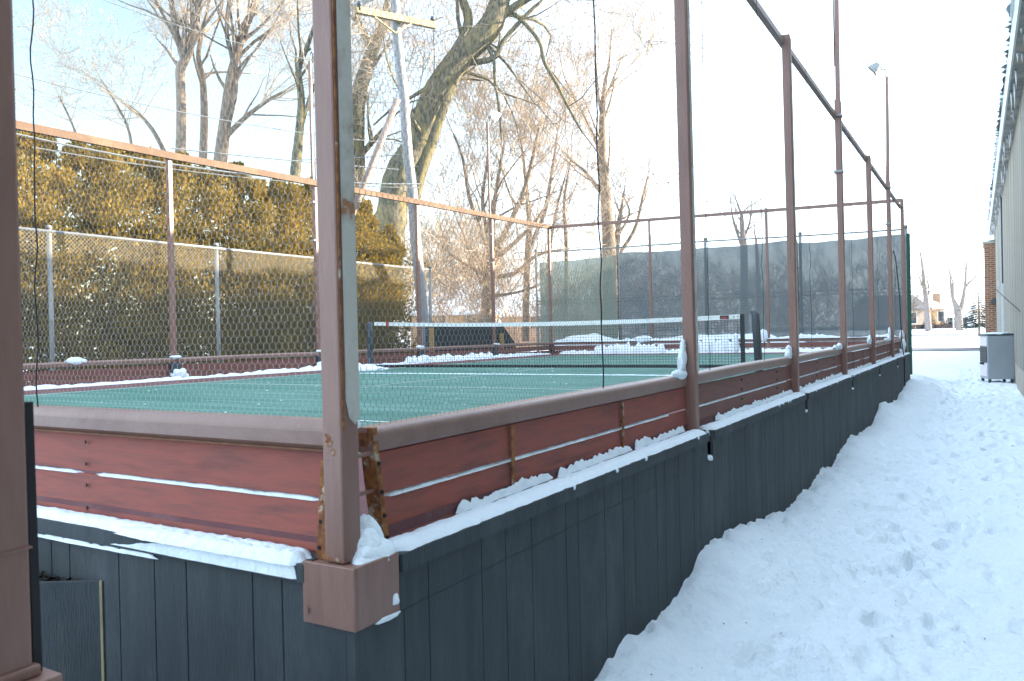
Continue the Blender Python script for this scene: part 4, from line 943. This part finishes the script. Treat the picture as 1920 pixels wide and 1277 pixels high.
def screen(x0, x1, zt, zb, m, seed):
    n = max(6, int((x1-x0)/.10)); k = 18; mb = MB()
    for i in range(n+1):
        x = x0+(x1-x0)*i/n; top = zt(x)+.02*noise.noise(Vector((x*2, seed, 0)))-.03*abs(math.sin(x*1.2))
        for j in range(k+1):
            t = j/k; z = zb+(top-zb)*t; y = FY-.06+.03*noise.noise(Vector((x*.9, t*2, seed)))+.012*noise.noise(Vector((x*.4, t*11, seed+3)))
            mb.v.append((x, y, z))
    for i in range(n):
        for j in range(k): mb.f.append((i*(k+1)+j, (i+1)*(k+1)+j, (i+1)*(k+1)+j+1, i*(k+1)+j+1))
    o = mb.build('windscreen', m, ff, smooth=True); return o
tag(screen(-10.45, -7.86, lambda x: 2.86+.02*(x+10), .15, scr_green, 1), 'pale green windscreen panel at the left end')
screen(-7.76, -2.70, lambda x: 2.98-.05*math.sin((x+7.7)/5*3.1), .15, scr_blue, 2)
screen(-2.68, -.14, lambda x: 2.86+.02*(x+2.6), .15, scr_blue, 3)
mb = MB(); mb.box(-.10, FY-.09, -.6, -.02, FY-.05, 2.9); mb.build('edge_batten', mat('green_edge', (.02, .07, .05), .8), ff)
mb = MB()
for x in (-7.81, -2.69): mb.box(x-.012, FY-.085, .2, x+.012, FY-.075, 2.9)
mb.build('screen_hem', black_m, ff)
mb = MB(); mb.lump((-8.6, FY-.4, .1), 1.2, .3, .45, 9, 26, 14, .4); mb.lump((-4.6, FY-.4, .0), 2.4, .3, .45, 10, 30, 14, .4); snow_obj('snow_bank', mb, 'snow drifted between the far boards and the windscreens', 'stuff')

# ---------------------------------------------------------------- building on the right
bd = thing('metal_building', 'long ribbed metal building along the right of the path', 'building')
A = Vector((2.235, 18.0)); Bp = Vector((2.06, 45.0)); dd = (Bp-A).normalized()
def wx(y): return A.x+(Bp.x-A.x)*(y-A.y)/(Bp.y-A.y)
Yn, Yf = -45.0, 45.0; ET = 5.05
mb = MB(); y = Yn; prof = []
fineY = 10
while y < Yf:
    st = .30 if y > fineY else 1.5
    prof += [(y, 0), (y+st*.55, 0), (y+st*.64, -.035), (y+st*.90, -.035)] if y > fineY else [(y, 0)]
    y += st
prof.append((Yf, 0))
for (y, o) in prof: mb.v += [(wx(y)+o, y, -.38), (wx(y)+o, y, ET+.1)]
for i in range(len(prof)-1): mb.f.append((2*i+2, 2*i, 2*i+1, 2*i+3))
x0 = len(mb.v); mb.v += [(wx(Yf), Yf, -.38), (26, Yf, -.38), (26, Yf, ET+.1), (wx(Yf), Yf, ET+.1)]; mb.f.append((x0, x0+1, x0+2, x0+3))
x0 = len(mb.v); mb.v += [(wx(Yn), Yn, -.38), (26, Yn, -.38), (26, Yn, ET+.1), (wx(Yn), Yn, ET+.1)]; mb.f.append((x0+3, x0+2, x0+1, x0))
mb.build('wall', metal_siding, bd)
mb = MB(); mb.hexa([(wx(Yn)-.03, Yn, -1.6), (26, Yn, -1.6), (26, Yf-.02, -1.6), (wx(Yf)-.03, Yf-.02, -1.6), (wx(Yn)-.03, Yn, -.38), (26, Yn, -.38), (26, Yf-.02, -.38), (wx(Yf)-.03, Yf-.02, -.38)]); mb.build('foundation', conc, bd)
OV = .24
mb = MB(); mb.hexa([(wx(Yn)-OV, Yn, ET), (26, Yn, ET), (26, Yf, ET), (wx(Yf)-OV, Yf, ET), (wx(Yn)-OV, Yn, ET+.13), (14, Yn, ET+1.6), (14, Yf, ET+1.6), (wx(Yf)-OV, Yf, ET+.13)]); mb.build('roof', metal_siding, bd)
mb = MB(); mb.hexa([(wx(Yn)-OV-.03, Yn, ET-.02), (wx(Yn)-OV, Yn, ET-.02), (wx(Yf)-OV, Yf, ET-.02), (wx(Yf)-OV-.03, Yf, ET-.02), (wx(Yn)-OV-.07, Yn, ET+.22), (wx(Yn)-OV, Yn, ET+.22), (wx(Yf)-OV, Yf, ET+.22), (wx(Yf)-OV-.07, Yf, ET+.22)]); mb.build('fascia', fascia_m, bd)
for yy in (31.0,):
    mb = MB(); mb.bar((wx(yy)-.05, yy, -.5), (wx(yy)-.05, yy, ET), .09, .12); mb.build('downspout', fascia_m, bd)
    mb = MB(); mb.tube([(wx(yy)-.05, yy-.35, 2.0), (wx(yy)-.05, yy-.35, ET)], .03, 8); mb.build('conduit', bluesteel, bd)
mb = MB(); mb.box(wx(38)-.05, 37.85, 2.2, wx(38)+.01, 38.0, 2.42); mb.build('junction_box', white_m, bd)
# snow cornice curling over the eave, icicles under it
mb = MB(); snow_strip(mb, (wx(8)-OV+.2, 8, ET+.2), (wx(Yf)-OV+.2, Yf, ET+.2), lambda s: .62, lambda s: .20+.05*math.sin(s*1.1), .12, (1, 0, 0), 91, 0, 11, -.4)
for k in range(12):
    y = random.uniform(9, 30); mb.lump((wx(y)-OV-.05, y, ET+.26+random.uniform(-.03, .05)), .07, random.uniform(.5, 1.2), random.uniform(.05, .10), k, 16, 8, .3)
tag(mb.build('roof_snow', snow_m, smooth=True), 'lumpy snow overhanging the eave of the metal building', 'snow', kind='stuff')
ice_m = mat('ice', (.75, .8, .88), .15, spec=.6)
mb = MB()
for k in range(80):
    y = 10+35*random.random()**1.0; l = random.uniform(.08, .55)*(1 if random.random() > .3 else .4); x = wx(y)-random.uniform(.03, .22)
    mb.tube([(x, y, ET), (x+.004, y, ET-l*.5), (x, y, ET-l)], [.022, .012, .002], 6)
tag(mb.build('icicles', ice_m, smooth=True), 'row of icicles hanging under the eave of the metal building', 'icicles', kind='stuff')
# brick pier at the far end
bp = thing('brick_pier', 'brown brick pier at the far end of the metal building', 'pier')
mb = MB(); mb.box(1.58, 43.0, -1.2, wx(43.5)-.04, 45.6, 4.46); mb.build('shaft', brick_m, bp)
mb = MB(); mb.box(1.53, 42.95, 4.46, wx(43.5)-.036, 45.65, 4.56); mb.build('cap', conc, bp)
mb = MB(); mb.lump((1.8, 44.2, 4.58), .35, 1.2, .16, 3); tag(mb.build('pier_snow', snow_m, smooth=True), 'snow cap lying on the brick pier', 'snow')
mb = MB(); mb.box(1.93, 42.70, 1.72, 2.0, 42.95, 1.80); mb.hexa([(1.80, 42.60, 1.60), (2.02, 42.60, 1.60), (2.02, 42.94, 1.60), (1.80, 42.94, 1.60), (1.88, 42.70, 1.82), (2.02, 42.70, 1.82), (2.02, 42.94, 1.82), (1.88, 42.94, 1.82)]); tag(mb.build('wall_lamp', bluesteel), 'small dark lamp fixed to the brick pier', 'lamp')
a, b_ = dep(1838, 512, 36), dep(1935, 602, 15); mb = MB(); mb.tube(sag(a, b_, .06), .013, 6); tag(mb.build('slack_cable', black_m), 'black cable slanting down across the brick pier and metal wall', 'cable')
# air conditioning cabinet
ac = thing('heat_pump', 'grey cabinet unit with white side panels standing against the metal wall', 'heat pump', loc=(0, 0, 0))
zb = gz(1.85, 20.3)
def acp(): pass
O = on(1870, 720, 2, -.93); O = Vector((O.x, O.y, 0)); ang = R_(14); ex = Vector((math.cos(ang), math.sin(ang), 0)); ey = Vector((-math.sin(ang), math.cos(ang), 0))
sc_ = (O-CAM).dot(FW)/F_PX; Wd = 44*sc_; Hd = 89*sc_; Dp = .75; L0 = O-ex*(15*sc_); z0 = -.90
def P3(x, y, z): q = L0+ex*x+ey*y; return (q.x, q.y, z)
def abox(mb, x0, y0, za, x1, y1, zb): mb.hexa([P3(x0, y0, za), P3(x1, y0, za), P3(x1, y1, za), P3(x0, y1, za), P3(x0, y0, zb), P3(x1, y0, zb), P3(x1, y1, zb), P3(x0, y1, zb)])
mb = MB(); abox(mb, 0, 0, z0+.09, Wd, Dp, z0+Hd); mb.build('casing', acgrey, ac, bevel=.015)
mb = MB(); abox(mb, -.02, -.02, z0+Hd, Wd+.02, Dp+.02, z0+Hd+.035); mb.build('lid', bluesteel, ac, bevel=.01)
mb = MB(); abox(mb, -.012, .06, z0+.16, -.001, Dp-.06, z0+.50); mb.build('side_panel', acwhite, ac)
mb = MB(); abox(mb, -.012, .06, z0+.52, -.001, Dp-.06, z0+.93); gr = mb.build('grille', bluesteel, ac)
mb = MB()
for k in range(8): abox(mb, -.016, .08, z0+.55+k*.047, -.0125, Dp-.08, z0+.565+k*.047)
mb.build('slats', groove_m, gr)
mb = MB(); abox(mb, -.012, .06, z0+.95, -.001, Dp-.06, z0+Hd-.05); mb.build('side_panel', acwhite, ac)
mb = MB(); abox(mb, -.09, .3, z0+.46, -.013, .42, z0+.52); mb.build('valve', bluesteel, ac)
for (x, y) in ((.05, .05), (Wd-.05, .05), (.05, Dp-.05), (Wd-.05, Dp-.05)):
    mb = MB(); abox(mb, x-.03, y-.03, z0-.15, x+.03, y+.03, z0+.09); mb.build('foot', bluesteel, ac)
mb = MB(); q = P3(Wd+.06, -.02, 0); mb.tube([(q[0], q[1], -.9), (q[0], q[1], z0+Hd+.05), (q[0]+.05, q[1], z0+Hd+.12)], .02, 8); mb.build('pipe', bluesteel, ac)
mb = MB(); q = P3(Wd/2, Dp/2, z0+Hd+.035); mb.lump(q, Wd*.52, Dp*.5, .045, 4, 24, 10, .3); tag(mb.build('unit_snow', snow_m, smooth=True), 'thin snow cover on top of the grey cabinet', 'snow')

# ---------------------------------------------------------------- far background: houses, trees past the street
def house(label, t, u0, u1, vr, ve, vb, wall, depth, roof=snow_m, wins=(), chim=None):
    """gabled house, ridge across the view"""
    H = thing('house', label, 'house', 'houses past the street')
    a, b = dep(u0, vb, t), dep(u1, vb, t); ze = dep((u0+u1)/2, ve, t).z; zr = dep((u0+u1)/2, vr, t+depth/2).z; zb = min(a.z, b.z)-1.5
    ex = Vector((b.x-a.x, b.y-a.y, 0)); Ln = ex.length; ex /= Ln; ey = Vector((-ex.y, ex.x, 0)); o = Vector((a.x, a.y, 0))
    def Q(x, y, z): q = o+ex*x+ey*y; return (q.x, q.y, z)
    mb = MB(); mb.hexa([Q(0, 0, zb), Q(Ln, 0, zb), Q(Ln, depth, zb), Q(0, depth, zb), Q(0, 0, ze), Q(Ln, 0, ze), Q(Ln, depth, ze), Q(0, depth, ze)])
    mb.tri(Q(0.01, 0, ze), Q(0.01, depth, ze), Q(0.01, depth/2, zr)); mb.tri(Q(Ln-.01, 0, ze), Q(Ln-.01, depth, ze), Q(Ln-.01, depth/2, zr)); mb.build('wall', wall, H)
    e = .35; mb = MB()
    for s in (0, 1):
        y0, y1 = (-e, depth/2) if s == 0 else (depth+e, depth/2); zz = ze-.12
        mb.hexa([Q(-e, y0, zz), Q(Ln+e, y0, zz), Q(Ln+e, y1, zr), Q(-e, y1, zr), Q(-e, y0, zz+.22), Q(Ln+e, y0, zz+.22), Q(Ln+e, y1, zr+.22), Q(-e, y1, zr+.22)])
    rf = mb.build('roof', roof, H)
    for (fx_, fz, fw_, fh) in wins:
        x = fx_*Ln; z = zb+1.5+fz*(ze-zb-1.5); mb = MB(); mb.hexa([Q(x, -.05, z), Q(x+fw_, -.05, z), Q(x+fw_, -.005, z), Q(x, -.005, z), Q(x, -.05, z+fh), Q(x+fw_, -.05, z+fh), Q(x+fw_, -.005, z+fh), Q(x, -.005, z+fh)]); wf = mb.build('window', white_wall, H)
        mb = MB(); mb.hexa([Q(x+.08, -.06, z+.08), Q(x+fw_-.08, -.06, z+.08), Q(x+fw_-.08, -.051, z+.08), Q(x+.08, -.051, z+.08), Q(x+.08, -.06, z+fh-.08), Q(x+fw_-.08, -.06, z+fh-.08), Q(x+fw_-.08, -.051, z+fh-.08), Q(x+.08, -.051, z+fh-.08)]); mb.build('pane', glass_m, wf)
    if chim:
        x, y, h = chim; mb = MB(); mb.hexa([Q(x*Ln, y*depth, zr-1), Q(x*Ln+.8, y*depth, zr-1), Q(x*Ln+.8, y*depth+.8, zr-1), Q(x*Ln, y*depth+.8, zr-1), Q(x*Ln, y*depth, zr+h), Q(x*Ln+.8, y*depth, zr+h), Q(x*Ln+.8, y*depth+.8, zr+h), Q(x*Ln, y*depth+.8, zr+h)]); mb.build('chimney', brick_m, rf)
    return H
house('tan house with a shingled roof edged by snow, leftmost past the street', 105, 1655, 1741, 556, 580, 614, tan_wall, 9, brick_w, [(.55, .2, 1.2, 1.6)])
house('orange walled house with a snowy roof between the two pruned trees', 118, 1737, 1772, 567, 578, 614, orange_wall, 7, snow_m, [(.6, .3, 1.0, 1.6)])
house('white house with a broad snow covered roof right of the orange house', 125, 1764, 1822, 562, 594, 614, white_wall, 14, snow_m, [(.2, .2, 1.4, 1.6), (.6, .2, 1.4, 1.6)], (.30, .3, 1.0))
house('low house with a long snowy roof behind the brush at left', 58, 770, 930, 536, 588, 622, orange_wall, 12, snow_m, [(.2, .2, 1.4, 1.2), (.65, .2, 1.4, 1.2)])
house('second low snowy roofed house behind the thick low tree', 66, 940, 1120, 548, 590, 622, tan_wall, 12, snow_m, [(.3, .2, 1.4, 1.2), (.7, .2, 1.4, 1.2)])
PF = params(len=1.5, lv=2, seg=.6, lr=(.4, .6), dens=lambda l: .35, ang=(18, 50), merge=True, rmin=.014, br=.07, up=lambda l, t: .03)
tree('bare_tree', 'tall pruned bare tree before the tan house past the street', 80, [
    ([(1741, 620), (1737, 570), (1733, 535), (1730, 505), (1726, 475)], [12, 10, 7, 5, 3]), ([(1737, 560), (1742, 545), (1738, 522)], [4, 3, 2]), ([(1735, 550), (1727, 530)], [4, 3]), ([(1731, 505), (1737, 495)], [2, 2])], bark_g, twig_o, PF, 61, 'bare trees past the street', nsub=2)
tree('bare_tree', 'V shaped pruned bare tree before the white house past the street', 78, [
    ([(1799, 620), (1798, 600), (1796, 582)], [13, 14, 15]), ([(1795, 590), (1788, 565), (1784, 545), (1781, 510)], [8, 6, 5, 3]), ([(1799, 590), (1806, 560), (1810, 530), (1812, 495)], [9, 7, 5, 3]), ([(1810, 540), (1822, 525), (1834, 515)], [3, 3, 2]), ([(1787, 560), (1787, 530)], [4, 3])], bark_g, twig_o, PF, 62, 'bare trees past the street', nsub=2)
# spruces
def spruce(t, u, vb, vt, label, seed, snow=True, halfw=None, group='small spruces past the street'):
    T = thing('spruce_tree', label, 'spruce', group); rs = np.random.RandomState(seed); b = dep(u, vb, t); top = dep(u, vt, t); h = top.z-b.z; R0 = halfw or h*.30
    mb = MB(); mb.tube([(b.x, b.y, b.z-1.5), (b.x, b.y, top.z-.1)], [h*.03, .015], 6); mb.build('trunk', bark_t, T)
    mb = MB(); ms = MB(); z = .04
    while z < .98:
        rr = R0*(1-z)**.85*(.85+.3*rs.rand()); nb_ = max(6, int(16*(1-z)+5))
        for k in range(nb_):
            a = 6.283*k/nb_+rs.rand(); l = rr*(.7+.45*rs.rand()); p0 = Vector((b.x, b.y, b.z+h*z)); dr = Vector((math.cos(a), math.sin(a), -.32)); sd = Vector((-math.sin(a), math.cos(a), 0))
            for q in range(5):
                s0 = .18+.18*q; c = p0+dr*(l*s0); w_ = l*.30*(1.15-s0*.7)+.03
                for e in (-1, 1): mb.quad(c, c+dr*(l*.16)+sd*(e*w_*.5), c+dr*(l*.30)+sd*(e*w_), c+dr*(l*.10)+sd*(e*w_*.6)-Vector((0, 0, .05*l)))
            if snow and rs.rand() < .22: c = p0+dr*(l*.6)+Vector((0, 0, .03)); ms.lump(c, l*.2, l*.2, l*.07, k, 6, 4)
        z += .045
    mb.build('foliage', needle, T); 
    if snow: ms.build('snow_on_branches', snow_m, T)
spruce(60, 1836, 612, 517, 'large snow dusted spruce beside the brick pier', 71, True, 1.1, 'spruces past the street')
for k, (u, vt, lab) in enumerate([(1736, 588, 'tiny dark spruce at the foot of the tall pruned tree'), (1749, 580, 'small yellowish spruce in front of the orange house'), (1768, 590, 'short spruce first in the row before the white house'), (1778, 586, 'tallest spruce of the row before the white house'), (1787, 590, 'spruce of the row just left of the white post'), (1808, 594, 'low spruce right of the V shaped tree'), (1818, 590, 'spruce next to the large snow dusted one')]):
    spruce(84, u, 614, vt, lab, 80+k, True, .45)
mb = MB(); a, b_ = dep(1788, 616, 82), dep(1787, 584, 82); mb.tube([a-Vector((0, 0, .5)), b_], .05, 8); mb.tube([b_, b_+Vector((0, 0, .1)), b_+Vector((0, 0, .16))], [.09, .09, .02], 8); tag(mb.build('white_post', white_m), 'thin white post standing before the white house past the street', 'post')
mb = MB()
for k in range(60): 
    x = -20+k*.9; mb.box(x, 93.0, -.2, x+.85, 93.06, .62+.02*math.sin(k))
mb.box(-20, 92.95, .60, 34, 93.1, .70); tag(mb.build('low_fence', mat('dark_fence', (.10, .07, .06), .9)), 'long low dark fence behind the snow bank past the street', 'fence')
# line of distant bare woods closing the horizon
def woods(label, x0, x1, y0, y1, n, h, seed):
    rs = np.random.RandomState(seed); mc = MB(); P = params(len=1, lv=3, seg=1.2, lr=(.4, .7), dens=lambda l: .7, ang=(15, 45), up=lambda l, t: .06, rmin=.02, wander=.12, split=99)
    for k in range(n):
        x, y = rs.uniform(x0, x1), rs.uniform(y0, y1)
        grow(mc, mc, Vector((x, y, 0)), Vector((rs.randn()*.1, rs.randn()*.1, 1)).normalized(), rs.uniform(*h), rs.uniform(.06, .14), 0, rs, P)
    tag(mc.build('distant_woods', twig_r), label, 'woods', kind='stuff')
woods('hazy brown woods far behind the brush and the low houses', -90, -14, 80, 120, 70, (3, 5), 95)
woods('low brown woods far behind the houses past the street', -20, 30, 150, 190, 60, (1.6, 2.6), 96)
